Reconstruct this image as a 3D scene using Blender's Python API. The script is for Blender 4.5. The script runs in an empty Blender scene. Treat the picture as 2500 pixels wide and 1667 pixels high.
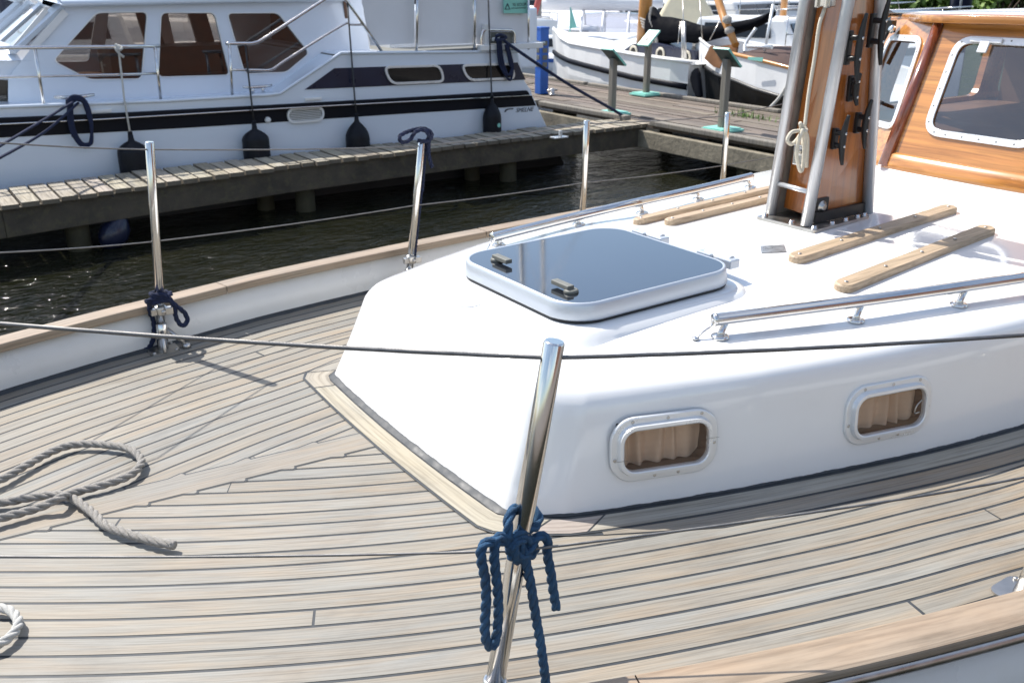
import bpy, bmesh, math, random
from mathutils import Vector, Matrix
from mathutils.geometry import tessellate_polygon
random.seed(7)
PI = math.pi
sc = bpy.context.scene
COL = sc.collection

# ------------------------------------------------------------------ camera model (used to place surveyed points)
FPX, HOR, CX, CY, EYE = 2300.0, -60.0, 1250.0, 833.5, 1.05
PITCH = math.atan((CY - HOR) / FPX)
AZ = math.radians(34.1)
_fh = (math.sin(AZ), math.cos(AZ))
VF = Vector((_fh[0]*math.cos(PITCH), _fh[1]*math.cos(PITCH), -math.sin(PITCH)))
VR = Vector((_fh[1], -_fh[0], 0))
VU = Vector((_fh[0]*math.sin(PITCH), _fh[1]*math.sin(PITCH), math.cos(PITCH)))
CAM = Vector((0, 0, EYE))
def ray(x, y): return VF + VR*((x-CX)/FPX) - VU*((y-CY)/FPX)
def onZ(x, y, z=0.0):
    d = ray(x, y); return CAM + d*((z-EYE)/d.z)
def onY(x, y, Y, k=0.0):                        # the plane y = Y + k*z
    d = ray(x, y); return CAM + d*((Y + k*EYE)/(d.y - k*d.z))
def onX(x, y, X, k=0.0):
    d = ray(x, y); return CAM + d*((X + k*EYE)/(d.x - k*d.z))
def onP(x, y, p, n):                            # any plane
    d = ray(x, y); return CAM + d*((Vector(p)-CAM).dot(Vector(n))/d.dot(Vector(n)))

# ------------------------------------------------------------------ materials
def srgb(r, g, b):
    f = lambda c: c/12.92 if c <= .04045 else ((c+.055)/1.055)**2.4
    return (f(r/255), f(g/255), f(b/255), 1)
def lin(r, g, b): return (r, g, b, 1)
def newmat(name):
    m = bpy.data.materials.new(name); m.use_nodes = True
    nt = m.node_tree; nt.nodes.clear()
    out = nt.nodes.new('ShaderNodeOutputMaterial'); bs = nt.nodes.new('ShaderNodeBsdfPrincipled')
    nt.links.new(bs.outputs[0], out.inputs[0])
    return m, nt, bs
def N(nt, t, **kw):
    n = nt.nodes.new(t)
    for k, v in kw.items():
        if k in n.inputs: n.inputs[k].default_value = v
        else: setattr(n, k, v)
    return n
def ramp(nt, stops):
    r = nt.nodes.new('ShaderNodeValToRGB'); e = r.color_ramp.elements
    while len(e) > 1: e.remove(e[0])
    e[0].position, e[0].color = stops[0]
    for p, c in stops[1:]:
        x = e.new(p); x.color = c
    return r
def mapped(nt, scale, coord='Object'):
    tc = nt.nodes.new('ShaderNodeTexCoord'); mp = nt.nodes.new('ShaderNodeMapping')
    mp.inputs['Scale'].default_value = scale
    nt.links.new(tc.outputs[coord], mp.inputs[0]); return mp
def mix(nt, a, b, fac, mode='MIX'):
    m = nt.nodes.new('ShaderNodeMix'); m.data_type = 'RGBA'; m.blend_type = mode
    for s, v in ((6, a), (7, b), (0, fac)):
        if hasattr(v, 'is_output'): nt.links.new(v, m.inputs[s])
        else: m.inputs[s].default_value = v
    return m.outputs[2]
def simple(name, col, rough=.5, metal=0.0, var=.12, scale=9.0, bump=0.0, bscale=60.0, coat=0.0, dirt=0.0, dirtcol=(.2,.17,.12,1)):
    m, nt, bs = newmat(name)
    mp = mapped(nt, (scale,)*3)
    nz = N(nt, 'ShaderNodeTexNoise', Detail=5.0, Roughness=.6, Scale=1.0); nt.links.new(mp.outputs[0], nz.inputs['Vector'])
    a = tuple(c*(1-var) for c in col[:3])+(1,); b = tuple(min(1, c*(1+var)) for c in col[:3])+(1,)
    rp = ramp(nt, [(.3, a), (.7, b)]); nt.links.new(nz.outputs[0], rp.inputs[0])
    c = rp.outputs[0]
    if dirt:
        n2 = N(nt, 'ShaderNodeTexNoise', Detail=8.0, Roughness=.7, Scale=3.1); nt.links.new(mp.outputs[0], n2.inputs['Vector'])
        r2 = ramp(nt, [(.5, (0,0,0,1)), (.75, (dirt,)*3+(1,))]); nt.links.new(n2.outputs[0], r2.inputs[0])
        c = mix(nt, c, dirtcol, r2.outputs[0])
    nt.links.new(c, bs.inputs['Base Color'])
    rr = ramp(nt, [(.3, (max(0,rough*.8),)*3+(1,)), (.7, (min(1,rough*1.25),)*3+(1,))])
    nt.links.new(nz.outputs[0], rr.inputs[0]); nt.links.new(rr.outputs[0], bs.inputs['Roughness'])
    bs.inputs['Metallic'].default_value = metal
    bs.inputs['Coat Weight'].default_value = coat; bs.inputs['Coat Roughness'].default_value = .06
    if bump:
        mb = mapped(nt, (bscale,)*3); nb = N(nt, 'ShaderNodeTexNoise', Detail=4.0, Scale=1.0); nt.links.new(mb.outputs[0], nb.inputs['Vector'])
        bp = N(nt, 'ShaderNodeBump', Strength=bump, Distance=.01); nt.links.new(nb.outputs[0], bp.inputs['Height']); nt.links.new(bp.outputs[0], bs.inputs['Normal'])
    return m
def teak(name, grey, tan, gloss=.65, uv=True, attr=True, gscale=(2.0, 190.0, 1.0), coord='UV', tancx=None, coat=0.0, bump=.25, dark=.55):
    """wood: fibres run along u; per plank tint from the colour attribute"""
    m, nt, bs = newmat(name)
    mp = mapped(nt, gscale, coord)
    n1 = N(nt, 'ShaderNodeTexNoise', Detail=6.0, Roughness=.65, Scale=1.0, Distortion=.3); nt.links.new(mp.outputs[0], n1.inputs['Vector'])
    mp2 = mapped(nt, (gscale[0]*.6, gscale[1]*.13, gscale[2]*.13 if coord != 'UV' else 1), coord)
    n2 = N(nt, 'ShaderNodeTexNoise', Detail=4.0, Roughness=.6, Scale=1.0, Distortion=.8); nt.links.new(mp2.outputs[0], n2.inputs['Vector'])
    r1 = ramp(nt, [(.32, (dark, dark*.97, dark*.93, 1)), (.55, (1, 1, 1, 1)), (.8, (1.12, 1.12, 1.12, 1))]); nt.links.new(n1.outputs[0], r1.inputs[0])
    r2 = ramp(nt, [(.26, (0, 0, 0, 1)), (.78, (1, 1, 1, 1))]); nt.links.new(n2.outputs[0], r2.inputs[0])
    fac = r2.outputs[0]
    if tancx:                                  # how far the weathering has gone along the boat
        tc = nt.nodes.new('ShaderNodeTexCoord'); sx = nt.nodes.new('ShaderNodeSeparateXYZ'); nt.links.new(tc.outputs['Object'], sx.inputs[0])
        mr = N(nt, 'ShaderNodeMapRange'); mr.inputs[1].default_value, mr.inputs[2].default_value = tancx[0], tancx[1]
        mr.inputs[3].default_value, mr.inputs[4].default_value = -.30, .95
        nt.links.new(sx.outputs[0], mr.inputs[0])
        ad = N(nt, 'ShaderNodeMath', operation='ADD', use_clamp=True); nt.links.new(fac, ad.inputs[0]); nt.links.new(mr.outputs[0], ad.inputs[1]); fac = ad.outputs[0]
    base = mix(nt, grey, tan, fac)
    c = mix(nt, base, r1.outputs[0], 1.0, 'MULTIPLY')
    if coord == 'UV':                          # old damp stains and wear, far larger than one plank
        ms_ = mapped(nt, (3.2, 5.5, 1)); ns_ = N(nt, 'ShaderNodeTexNoise', Detail=7.0, Roughness=.62, Scale=1.0); nt.links.new(ms_.outputs[0], ns_.inputs['Vector'])
        rs_ = ramp(nt, [(.30, (.80, .79, .78, 1)), (.46, (.97, .97, .97, 1)), (.62, (1.03, 1.02, 1.0, 1)), (.75, (1.10, 1.09, 1.06, 1))]); nt.links.new(ns_.outputs[0], rs_.inputs[0]); c = mix(nt, c, rs_.outputs[0], 1.0, 'MULTIPLY')
    if attr:
        at = N(nt, 'ShaderNodeAttribute', attribute_name='Tint'); c = mix(nt, c, at.outputs['Color'], 1.0, 'MULTIPLY')
    nt.links.new(c, bs.inputs['Base Color'])
    bs.inputs['Roughness'].default_value = gloss
    bs.inputs['Coat Weight'].default_value = coat; bs.inputs['Coat Roughness'].default_value = .08
    bp = N(nt, 'ShaderNodeBump', Strength=bump, Distance=.002); nt.links.new(n1.outputs[0], bp.inputs['Height']); nt.links.new(bp.outputs[0], bs.inputs['Normal'])
    return m
def glass(name, tint=(.25, .24, .22), rough=.02, mirror=.12):
    m = bpy.data.materials.new(name); m.use_nodes = True; nt = m.node_tree; nt.nodes.clear()
    out = nt.nodes.new('ShaderNodeOutputMaterial')
    tr = N(nt, 'ShaderNodeBsdfTransparent'); tr.inputs[0].default_value = tint+(1,)
    gl = N(nt, 'ShaderNodeBsdfGlossy', Roughness=rough); gl.inputs[0].default_value = (1, 1, 1, 1)
    fr = N(nt, 'ShaderNodeFresnel', IOR=1.52)
    ad = N(nt, 'ShaderNodeMath', operation='ADD', use_clamp=True); ad.inputs[1].default_value = mirror
    nt.links.new(fr.outputs[0], ad.inputs[0])
    ge = nt.nodes.new('ShaderNodeNewGeometry'); iv = N(nt, 'ShaderNodeMath', operation='SUBTRACT'); iv.inputs[0].default_value = 1; nt.links.new(ge.outputs['Backfacing'], iv.inputs[1])
    mu = N(nt, 'ShaderNodeMath', operation='MULTIPLY'); nt.links.new(ad.outputs[0], mu.inputs[0]); nt.links.new(iv.outputs[0], mu.inputs[1])
    ms = nt.nodes.new('ShaderNodeMixShader'); nt.links.new(mu.outputs[0], ms.inputs[0]); nt.links.new(tr.outputs[0], ms.inputs[1]); nt.links.new(gl.outputs[0], ms.inputs[2])
    nt.links.new(ms.outputs[0], out.inputs[0]); return m
M = {}
M['teak'] = teak('weathered_teak', lin(.258, .245, .213), lin(.315, .240, .158), gloss=.6, gscale=(5.0, 210, 1), tancx=(-.1, 1.5), dark=.66)
M['teak_margin'] = teak('margin_teak', lin(.325, .31, .275), lin(.33, .295, .235), gloss=.6, gscale=(3, 110, 1))
M['teak_rail'] = teak('cap_rail_teak', lin(.31, .26, .20), lin(.365, .262, .175), gloss=.5, gscale=(4, 150, 1), attr=False, dark=.6)
M['teak_strip'] = teak('oiled_teak', lin(.44, .335, .22), lin(.49, .36, .24), gloss=.55, gscale=(4, 160, 160), coord='Object', attr=False)
M['varnish'] = teak('varnished_wood', lin(.44, .165, .042), lin(.66, .31, .075), gloss=.25, gscale=(60, 2, 60), coord='Object', attr=False, coat=1.0, bump=.05)
M['varnish_up'] = teak('varnished_mast_wood', lin(.27, .075, .017), lin(.50, .165, .032), gloss=.25, gscale=(38, 38, 1.2), coord='Object', attr=False, coat=1.0, bump=.05, dark=.6)
M['mahogany'] = teak('varnished_mahogany', lin(.16, .035, .015), lin(.24, .06, .02), gloss=.25, gscale=(60, 60, 2), coord='Object', attr=False, coat=1.0, bump=.05)
M['caulk'] = simple('deck_caulking', lin(.034, .039, .044), .55, var=.3, scale=30)
M['gel'] = simple('white_gelcoat', lin(.82, .815, .80), .16, var=.012, scale=3, coat=.6, dirt=.05, dirtcol=(.5, .47, .40, 1))
M['gel2'] = simple('bulwark_paint', lin(.72, .71, .68), .3, var=.03, scale=4, dirt=.10, dirtcol=(.5,.45,.3,1))
M['hullpaint'] = simple('cruiser_white_paint', lin(.70, .76, .84), .22, var=.015, scale=1.5, coat=.4)  # white paint; the bluish tint stands in for blue light on its shaded side
M['white'] = simple('white_boat_paint', lin(.78, .78, .77), .35, var=.04, scale=2.5, dirt=.15, dirtcol=(.4,.38,.32,1))
M['cream'] = simple('cream_canvas', lin(.70, .62, .44), .85, var=.08, scale=4, bump=.2, bscale=8)
M['canvas'] = simple('white_canvas', lin(.74, .74, .76), .8, var=.03, scale=3, bump=.35, bscale=3)
M['steel'] = simple('polished_steel', lin(.68, .67, .65), .13, 1.0, var=.06, scale=14)
M['steel_dull'] = simple('brushed_steel', lin(.52, .50, .47), .32, 1.0, var=.15, scale=18)
M['wire'] = simple('wire_rope', lin(.20, .195, .19), .5, .9, var=.2, scale=60)
M['alu'] = simple('anodised_aluminium', lin(.52, .56, .61), .36, .45, var=.01, scale=4)
M['alu_frame'] = simple('white_aluminium', lin(.74, .75, .75), .30, .35, var=.006, scale=5)
M['black'] = simple('black_plastic', lin(.012, .012, .013), .38, var=.2, scale=30)
M['grey_plastic'] = simple('grey_plastic', lin(.16, .16, .14), .5, var=.1, scale=40)
M['rubber'] = simple('black_rubber', lin(.008, .009, .013), .45, var=.25, scale=12, bump=.15, bscale=30)
M['band'] = simple('navy_band_paint', lin(.007, .008, .013), .5, var=.15, scale=4)
M['hull_shade'] = simple('painted_hull_shade', lin(.014, .014, .016), .5, var=.3, scale=3)  # dark tone for the painted shade low on the cruiser hull
M['paving'] = simple('quay_paving', lin(.16, .14, .125), .9, var=.25, scale=2)
M['tabernacle'] = simple('galvanised_plate', lin(.42, .36, .30), .5, .1, var=.3, scale=9)
M['band'].node_tree.nodes['Principled BSDF'].inputs['Specular IOR Level'].default_value = .15
M['rubber'].node_tree.nodes['Principled BSDF'].inputs['Specular IOR Level'].default_value = .2
M['darkpane'] = simple('dark_window_pane', lin(.012, .012, .013), .06, var=.1)
M['bar'] = simple('matt_steel_bar', lin(.56, .57, .58), .36, .6, var=.06, scale=10)
M['mastgrey'] = simple('grey_mast_paint', lin(.16, .16, .17), .5, var=.1)
M['navy'] = simple('navy_paint', lin(.012, .016, .04), .3, var=.15, scale=4)
M['bluepaint'] = simple('blue_enamel', lin(.03, .13, .48), .4, var=.12, scale=6, dirt=.3, dirtcol=(.1,.12,.2,1))
M['blue_canvas'] = simple('blue_canvas', lin(.10, .28, .55), .8, var=.12, scale=5, bump=.3, bscale=10)
M['rope_blue'] = simple('blue_rope', lin(.032, .098, .195), .85, var=.35, scale=90, bump=.7, bscale=700)
M['rope_navy'] = simple('navy_rope', lin(.012, .02, .06), .85, var=.35, scale=60, bump=.7, bscale=500)
M['rope_grey'] = simple('weathered_rope', lin(.46, .43, .385), .9, var=.22, scale=120, bump=.8, bscale=800)
M['rope_white'] = simple('white_rope', lin(.60, .59, .55), .9, var=.12, scale=120, bump=.6, bscale=800)
M['halyard'] = simple('cream_halyard', lin(.66, .60, .48), .75, var=.08, scale=150, bump=.4, bscale=900)
M['curtain'] = simple('beige_curtain', lin(.70, .52, .385), .9, var=.03, scale=9)
M['teal'] = simple('teal_sign_paint', lin(.24, .58, .49), .4, var=.05, scale=9)
M['teal_dark'] = simple('dark_sign_back', lin(.05, .075, .07), .5, var=.2, scale=12)
M['paper'] = simple('sign_paper', lin(.70, .78, .74), .5, var=.03)
M['ink'] = simple('dark_ink', lin(.02, .03, .05), .6)
M['postwood'] = teak('grey_post_wood', lin(.20, .185, .165), lin(.27, .24, .19), gloss=.8, gscale=(40, 40, 2), coord='Object', attr=False, bump=.5)
M['plank'] = teak('jetty_planking', lin(.34, .31, .27), lin(.43, .37, .27), gloss=.85, gscale=(3, 60, 1), attr=True, bump=.9, dark=.42)
M['pierplank'] = teak('pier_planking', lin(.17, .145, .125), lin(.235, .19, .15), gloss=.85, gscale=(2, 50, 1), attr=True, bump=.9, dark=.4)
M['beam'] = simple('wet_beam_wood', lin(.075, .062, .045), .8, var=.45, scale=4, bump=.6, bscale=25, dirt=.6, dirtcol=(.13,.12,.06,1))
M['beam_pale'] = simple('pale_beam_wood', lin(.24, .21, .155), .85, var=.35, scale=5, bump=.6, bscale=25, dirt=.5, dirtcol=(.08,.075,.05,1))
M['pile'] = simple('pile_wood', lin(.055, .05, .03), .75, var=.4, scale=6, bump=.6, bscale=20, dirt=.5, dirtcol=(.05,.06,.02,1))
M['spar'] = simple('varnished_spar', lin(.50, .22, .05), .35, var=.2, scale=5, coat=.5)
M['darkwood'] = simple('brown_wood', lin(.30, .14, .06), .5, var=.25, scale=6)
M['tar'] = simple('tarred_hull', lin(.012, .012, .012), .4, var=.3, scale=5)
M['sailcover'] = simple('black_sail_cover', lin(.004, .0045, .007), .8, var=.3, scale=8, bump=.5, bscale=9)
M['brown_cover'] = simple('brown_cover', lin(.085, .05, .04), .85, var=.2, scale=8, bump=.3, bscale=10)
M['interior'] = simple('cabin_lining', lin(.15, .08, .045), .6, var=.2, scale=5)
M['curtain_dark'] = simple('dark_wood_blind', lin(.10, .045, .025), .6, var=.3, scale=7)
M['dark'] = simple('dark_interior', lin(.02, .018, .016), .7)
M['red'] = simple('faded_red', lin(.40, .08, .07), .6, var=.15)
M['tiles'] = simple('clay_roof_tiles', lin(.075, .030, .018), .75, var=.4, scale=2.5)
M['brick'] = simple('red_brick', lin(.22, .10, .07), .85, var=.3, scale=3)
M['bark'] = simple('tree_bark', lin(.09, .065, .045), .9, var=.3, scale=6, bump=.6, bscale=20)
M['sticker'] = simple('foil_sticker', lin(.45, .46, .47), .3, .7, var=.35, scale=50)
M['bank'] = simple('grass_bank', lin(.06, .10, .03), .95, var=.4, scale=.8)
M['glass_dark'] = glass('tinted_glass', (.72, .70, .68), mirror=.035)
M['glass_wh'] = glass('wheelhouse_glass', (.80, .80, .79), mirror=.07)
M['glass_port'] = glass('porthole_glass', (.93, .91, .89), mirror=.0)
M['clear'] = glass('clear_vinyl', (.75, .76, .80), rough=.12, mirror=.10)
M['acrylic'] = simple('smoked_acrylic', lin(.014, .017, .023), .06, var=.12, scale=4, coat=.6)
M['acrylic'].node_tree.nodes['Principled BSDF'].inputs['IOR'].default_value = 2.2
def leafmat(name, a, b):
    m, nt, bs = newmat(name)
    at = N(nt, 'ShaderNodeAttribute', attribute_name='Tint')
    nt.links.new(mix(nt, a, b, at.outputs['Fac']), bs.inputs['Base Color'])
    bs.inputs['Roughness'].default_value = .6
    bs.inputs['Transmission Weight'].default_value = 0
    return m
M['leaf'] = leafmat('bush_leaves', lin(.05, .105, .016), lin(.19, .29, .045))
M['leaf2'] = leafmat('tree_leaves', lin(.02, .05, .012), lin(.07, .13, .03))
M['weed'] = leafmat('weed_leaves', lin(.08, .16, .03), lin(.16, .26, .05))
def watermat():
    m, nt, bs = newmat('canal_water')
    mp = mapped(nt, (1, 1, 1))
    n0 = N(nt, 'ShaderNodeTexNoise', Scale=1.3, Detail=3.0); nt.links.new(mp.outputs[0], n0.inputs['Vector'])
    rp = ramp(nt, [(.3, lin(.006, .007, .003)), (.7, lin(.014, .014, .007))]); nt.links.new(n0.outputs[0], rp.inputs[0])
    nt.links.new(rp.outputs[0], bs.inputs['Base Color'])
    bs.inputs['Roughness'].default_value = .04; bs.inputs['IOR'].default_value = 1.33
    mp1 = mapped(nt, (2.2, 3.6, 1)); n1 = N(nt, 'ShaderNodeTexNoise', Scale=1.0, Detail=2.0, Roughness=.5, Distortion=.4); nt.links.new(mp1.outputs[0], n1.inputs['Vector'])
    mp2 = mapped(nt, (9, 15, 1)); n2 = N(nt, 'ShaderNodeTexNoise', Scale=1.0, Detail=3.0, Roughness=.6, Distortion=.6); nt.links.new(mp2.outputs[0], n2.inputs['Vector'])
    b1 = N(nt, 'ShaderNodeBump', Strength=.55, Distance=.10); nt.links.new(n1.outputs[0], b1.inputs['Height'])
    b2 = N(nt, 'ShaderNodeBump', Strength=.75, Distance=.045); nt.links.new(n2.outputs[0], b2.inputs['Height']); nt.links.new(b1.outputs[0], b2.inputs['Normal'])
    nt.links.new(b2.outputs[0], bs.inputs['Normal']); return m
M['water'] = watermat()

M['sailcover'].node_tree.nodes['Principled BSDF'].inputs['Specular IOR Level'].default_value = .08

# ------------------------------------------------------------------ mesh builder
class MB:
    def __init__(s): s.v = []; s.f = []; s.mi = []; s.uv = []; s.tint = []; s.sm = []
    def face(s, pts, mi=0, uv=None, tint=(1, 1, 1), smooth=False):
        b = len(s.v); s.v += [tuple(p) for p in pts]; s.f.append(list(range(b, b+len(pts)))); s.mi.append(mi)
        s.uv.append(uv); s.tint.append(tint); s.sm.append(smooth)
    def mesh(s, verts, faces, mi=0, smooth=False, tint=(1, 1, 1), uvs=None):
        b = len(s.v); s.v += [tuple(p) for p in verts]
        for f in faces:
            s.f.append([b+i for i in f]); s.mi.append(mi); s.uv.append([uvs[i] for i in f] if uvs else None); s.tint.append(tint); s.sm.append(smooth)
    def box(s, c, size, mi=0, rot=None, tint=(1, 1, 1), uvlong=None):
        c = Vector(c); hx, hy, hz = (d/2 for d in size)
        vs = [Vector((x*hx, y*hy, z*hz)) for x in (-1, 1) for y in (-1, 1) for z in (-1, 1)]
        if rot is not None: vs = [rot @ v for v in vs]
        fs = [(0, 1, 3, 2), (4, 6, 7, 5), (0, 4, 5, 1), (2, 3, 7, 6), (0, 2, 6, 4), (1, 5, 7, 3)]
        s.mesh([c+v for v in vs], fs, mi, tint=tint)
    def bar(s, a, b, w, h, mi=0, up=(0, 0, 1)):
        a, b = Vector(a), Vector(b); d = (b-a); L = d.length; d.normalize(); u = Vector(up)
        sd = d.cross(u).normalized(); u2 = sd.cross(d)
        R = Matrix((d, sd, u2)).transposed(); s.box((a+b)/2, (L, w, h), mi, R)
    def prism(s, pts, ext, mi=0, holes=(), smooth=False):
        """planar polygon (with holes) pushed by ext"""
        ext = Vector(ext); loops = [[Vector(p) for p in pts]]+[[Vector(p) for p in h] for h in holes]
        flat = [p for l in loops for p in l]
        tris = tessellate_polygon(loops)
        b = len(s.v); n = len(flat); s.v += [tuple(p) for p in flat]+[tuple(p+ext) for p in flat]
        def add(f): s.f.append(f); s.mi.append(mi); s.uv.append(None); s.tint.append((1, 1, 1)); s.sm.append(smooth)
        for t in tris:
            add([b+i for i in t]); add([b+n+i for i in reversed(t)])
        o = 0
        for l in loops:
            k = len(l)
            for i in range(k):
                j = (i+1) % k; add([b+o+i, b+o+j, b+n+o+j, b+n+o+i])
            o += k
    def tube(s, pts, r, seg=10, mi=0, caps=True, closed=False):
        pts = [Vector(p) for p in pts]; n = len(pts)
        rs = r if isinstance(r, (list, tuple)) else [r]*n
        tang = []
        for i in range(n):
            a = pts[i-1] if i > 0 or closed else pts[i]; c = pts[(i+1) % n] if i < n-1 or closed else pts[i]
            t = (c-a); tang.append(t.normalized() if t.length > 1e-9 else Vector((0, 0, 1)))
        u = tang[0].orthogonal().normalized(); b = len(s.v); us = []
        for i in range(n):
            u = (u-tang[i]*u.dot(tang[i])); u = u.normalized() if u.length > 1e-6 else tang[i].orthogonal().normalized(); us.append(u)
            w = tang[i].cross(u)
            for k in range(seg):
                a = 2*PI*k/seg; s.v.append(tuple(pts[i]+(u*math.cos(a)+w*math.sin(a))*rs[i]))
        m = n if closed else n-1
        for i in range(m):
            i2 = (i+1) % n
            for k in range(seg):
                k2 = (k+1) % seg
                s.f.append([b+i*seg+k, b+i*seg+k2, b+i2*seg+k2, b+i2*seg+k]); s.mi.append(mi); s.uv.append(None); s.tint.append((1, 1, 1)); s.sm.append(True)
        if caps and not closed:
            for base in (0, (n-1)*seg):
                f = [b+base+k for k in range(seg)]
                s.f.append(f if base else f[::-1]); s.mi.append(mi); s.uv.append(None); s.tint.append((1, 1, 1)); s.sm.append(False)
    def lathe(s, base, axis, prof, seg=20, mi=0):
        """prof: (distance along axis, radius)"""
        base, axis = Vector(base), Vector(axis).normalized(); u = axis.orthogonal().normalized(); w = axis.cross(u); b = len(s.v)
        for d, r in prof:
            for k in range(seg):
                a = 2*PI*k/seg; s.v.append(tuple(base+axis*d+(u*math.cos(a)+w*math.sin(a))*max(r, 1e-5)))
        for i in range(len(prof)-1):
            for k in range(seg):
                k2 = (k+1) % seg
                s.f.append([b+i*seg+k, b+i*seg+k2, b+(i+1)*seg+k2, b+(i+1)*seg+k]); s.mi.append(mi); s.uv.append(None); s.tint.append((1, 1, 1)); s.sm.append(True)
        for base_, rev in ((0, 1), ((len(prof)-1)*seg, 0)):
            f = [b+base_+k for k in range(seg)]
            s.f.append(f[::-1] if rev else f); s.mi.append(mi); s.uv.append(None); s.tint.append((1, 1, 1)); s.sm.append(False)
    def grid(s, rows, mi=0, smooth=True, closed_u=False, tint=(1, 1, 1), uvs=None):
        b = len(s.v); m = len(rows[0])
        for r in rows: s.v += [tuple(p) for p in r]
        for i in range(len(rows)-1):
            for k in range(m if closed_u else m-1):
                k2 = (k+1) % m
                s.f.append([b+i*m+k, b+i*m+k2, b+(i+1)*m+k2, b+(i+1)*m+k]); s.mi.append(mi)
                s.uv.append([uvs[i][k], uvs[i][k2], uvs[i+1][k2], uvs[i+1][k]] if uvs else None); s.tint.append(tint); s.sm.append(smooth)
    def build(s, name, mats, parent=None, bevel=0.0, fixn=True):
        me = bpy.data.meshes.new(name)
        org = parent['_o'] if parent is not None else (0, 0, 0)
        org = Vector(org)
        me.from_pydata([tuple(Vector(p)-org) for p in s.v], [], s.f)
        if not isinstance(mats, (list, tuple)): mats = [mats]
        for m in mats: me.materials.append(m)
        me.polygons.foreach_set('material_index', s.mi); me.polygons.foreach_set('use_smooth', s.sm)
        if any(u is not None for u in s.uv):
            ul = me.uv_layers.new(name='UVMap')
            for p, u in zip(me.polygons, s.uv):
                if u:
                    for li, q in zip(p.loop_indices, u): ul.data[li].uv = q
        if any(t != (1, 1, 1) for t in s.tint):
            ca = me.color_attributes.new('Tint', 'FLOAT_COLOR', 'CORNER')
            for p, t in zip(me.polygons, s.tint):
                for li in p.loop_indices: ca.data[li].color = (*t, 1)
        if fixn:
            bm = bmesh.new(); bm.from_mesh(me); bmesh.ops.remove_doubles(bm, verts=bm.verts, dist=1e-5) if not any(s.uv) else None
            bmesh.ops.recalc_face_normals(bm, faces=bm.faces); bm.to_mesh(me); bm.free()
        me.update()
        o = bpy.data.objects.new(name, me); COL.objects.link(o)
        o['_o'] = tuple(org)
        if parent is not None: o.parent = parent
        if bevel:
            bv = o.modifiers.new('soft_edges', 'BEVEL'); bv.width = bevel; bv.segments = 2; bv.limit_method = 'ANGLE'; bv.angle_limit = math.radians(40)
        return o

def tag(o, label=None, cat=None, group=None, kind=None):
    for k, v in (('label', label), ('category', cat), ('group', group), ('kind', kind)):
        if v: o[k] = v
    return o
def thing(name, label, cat, loc, group=None):
    o = bpy.data.objects.new(name, None); o.empty_display_size = .2; COL.objects.link(o); o.location = loc; o['_o'] = tuple(loc)
    return tag(o, label, cat, group)
def single(mb, name, mats, label, cat, loc, group=None, bevel=0.0):
    """a thing that is one mesh, its origin at loc"""
    loc = Vector(loc); mb.v = [tuple(Vector(p)-loc) for p in mb.v]
    o = mb.build(name, mats, None, bevel); o.location = loc; o['_o'] = tuple(loc)
    return tag(o, label, cat, group)
def dup(root, loc, label, group=None):
    def cp(o, par):
        c = o.copy(); COL.objects.link(c)
        if par is not None: c.parent = par
        for ch in list(o.children): cp(ch, c)
        return c
    r = cp(root, None); r.location = loc; r['label'] = label; r['_o'] = tuple(loc)
    if group: r['group'] = group
    return r

def lerp(a, b, t): return a+(b-a)*t
def interp(tab, x):
    if x <= tab[0][0]:
        (x0, y0), (x1, y1) = tab[0], tab[1]; return y0+(y1-y0)*(x-x0)/(x1-x0)
    for (x0, y0), (x1, y1) in zip(tab, tab[1:]):
        if x <= x1: return y0+(y1-y0)*(x-x0)/(x1-x0)
    (x0, y0), (x1, y1) = tab[-2], tab[-1]; return y1+(y1-y0)*(x-x1)/(x1-x0)
def spline(pts, n=8, closed=False):
    pts = [Vector(p) for p in pts]; out = []; m = len(pts)
    for i in range(m if closed else m-1):
        p1, p2 = pts[i], pts[(i+1) % m]
        p0 = pts[i-1] if i > 0 or closed else p1*2-p2
        p3 = pts[(i+2) % m] if i < m-2 or closed else p2*2-p1
        for k in range(n):
            t = k/n
            out.append(.5*((2*p1)+(p2-p0)*t+(2*p0-5*p1+4*p2-p3)*t*t+(3*p1-p0-3*p2+p3)*t**3))
    if not closed: out.append(pts[-1])
    return out
def resample(pts, step):
    out = [pts[0]]; acc = 0.0
    for a, b in zip(pts, pts[1:]):
        L = (b-a).length
        if L < 1e-9: continue
        d = step-acc
        while d <= L:
            out.append(a.lerp(b, d/L)); d += step
        acc = L-(d-step)
    if (out[-1]-pts[-1]).length > step*.3: out.append(pts[-1])
    return out
def rope(mb, ctrl, r, mi=0, strands=3, pitch=None, n=10, seg=7, closed=False):
    """laid rope: strands twisted round the path"""
    pitch = pitch or r*7.5
    path = resample(spline(ctrl, n, closed), pitch/11)
    tn = len(path)
    if tn < 3: return
    tang = [(path[min(i+1, tn-1)]-path[max(i-1, 0)]).normalized() for i in range(tn)]
    u = tang[0].orthogonal().normalized(); fr = []
    for t in tang:
        u = (u-t*u.dot(t)).normalized(); fr.append((u.copy(), t.cross(u)))
    L = 0.0; ls = [0.0]
    for a, b in zip(path, path[1:]): L += (b-a).length; ls.append(L)
    for k in range(strands):
        sp = []
        for p, (u, w), l in zip(path, fr, ls):
            a = 2*PI*(l/pitch+k/strands); sp.append(p+(u*math.cos(a)+w*math.sin(a))*r*.48)
        mb.tube(sp, r*.56, seg, mi)
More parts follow.
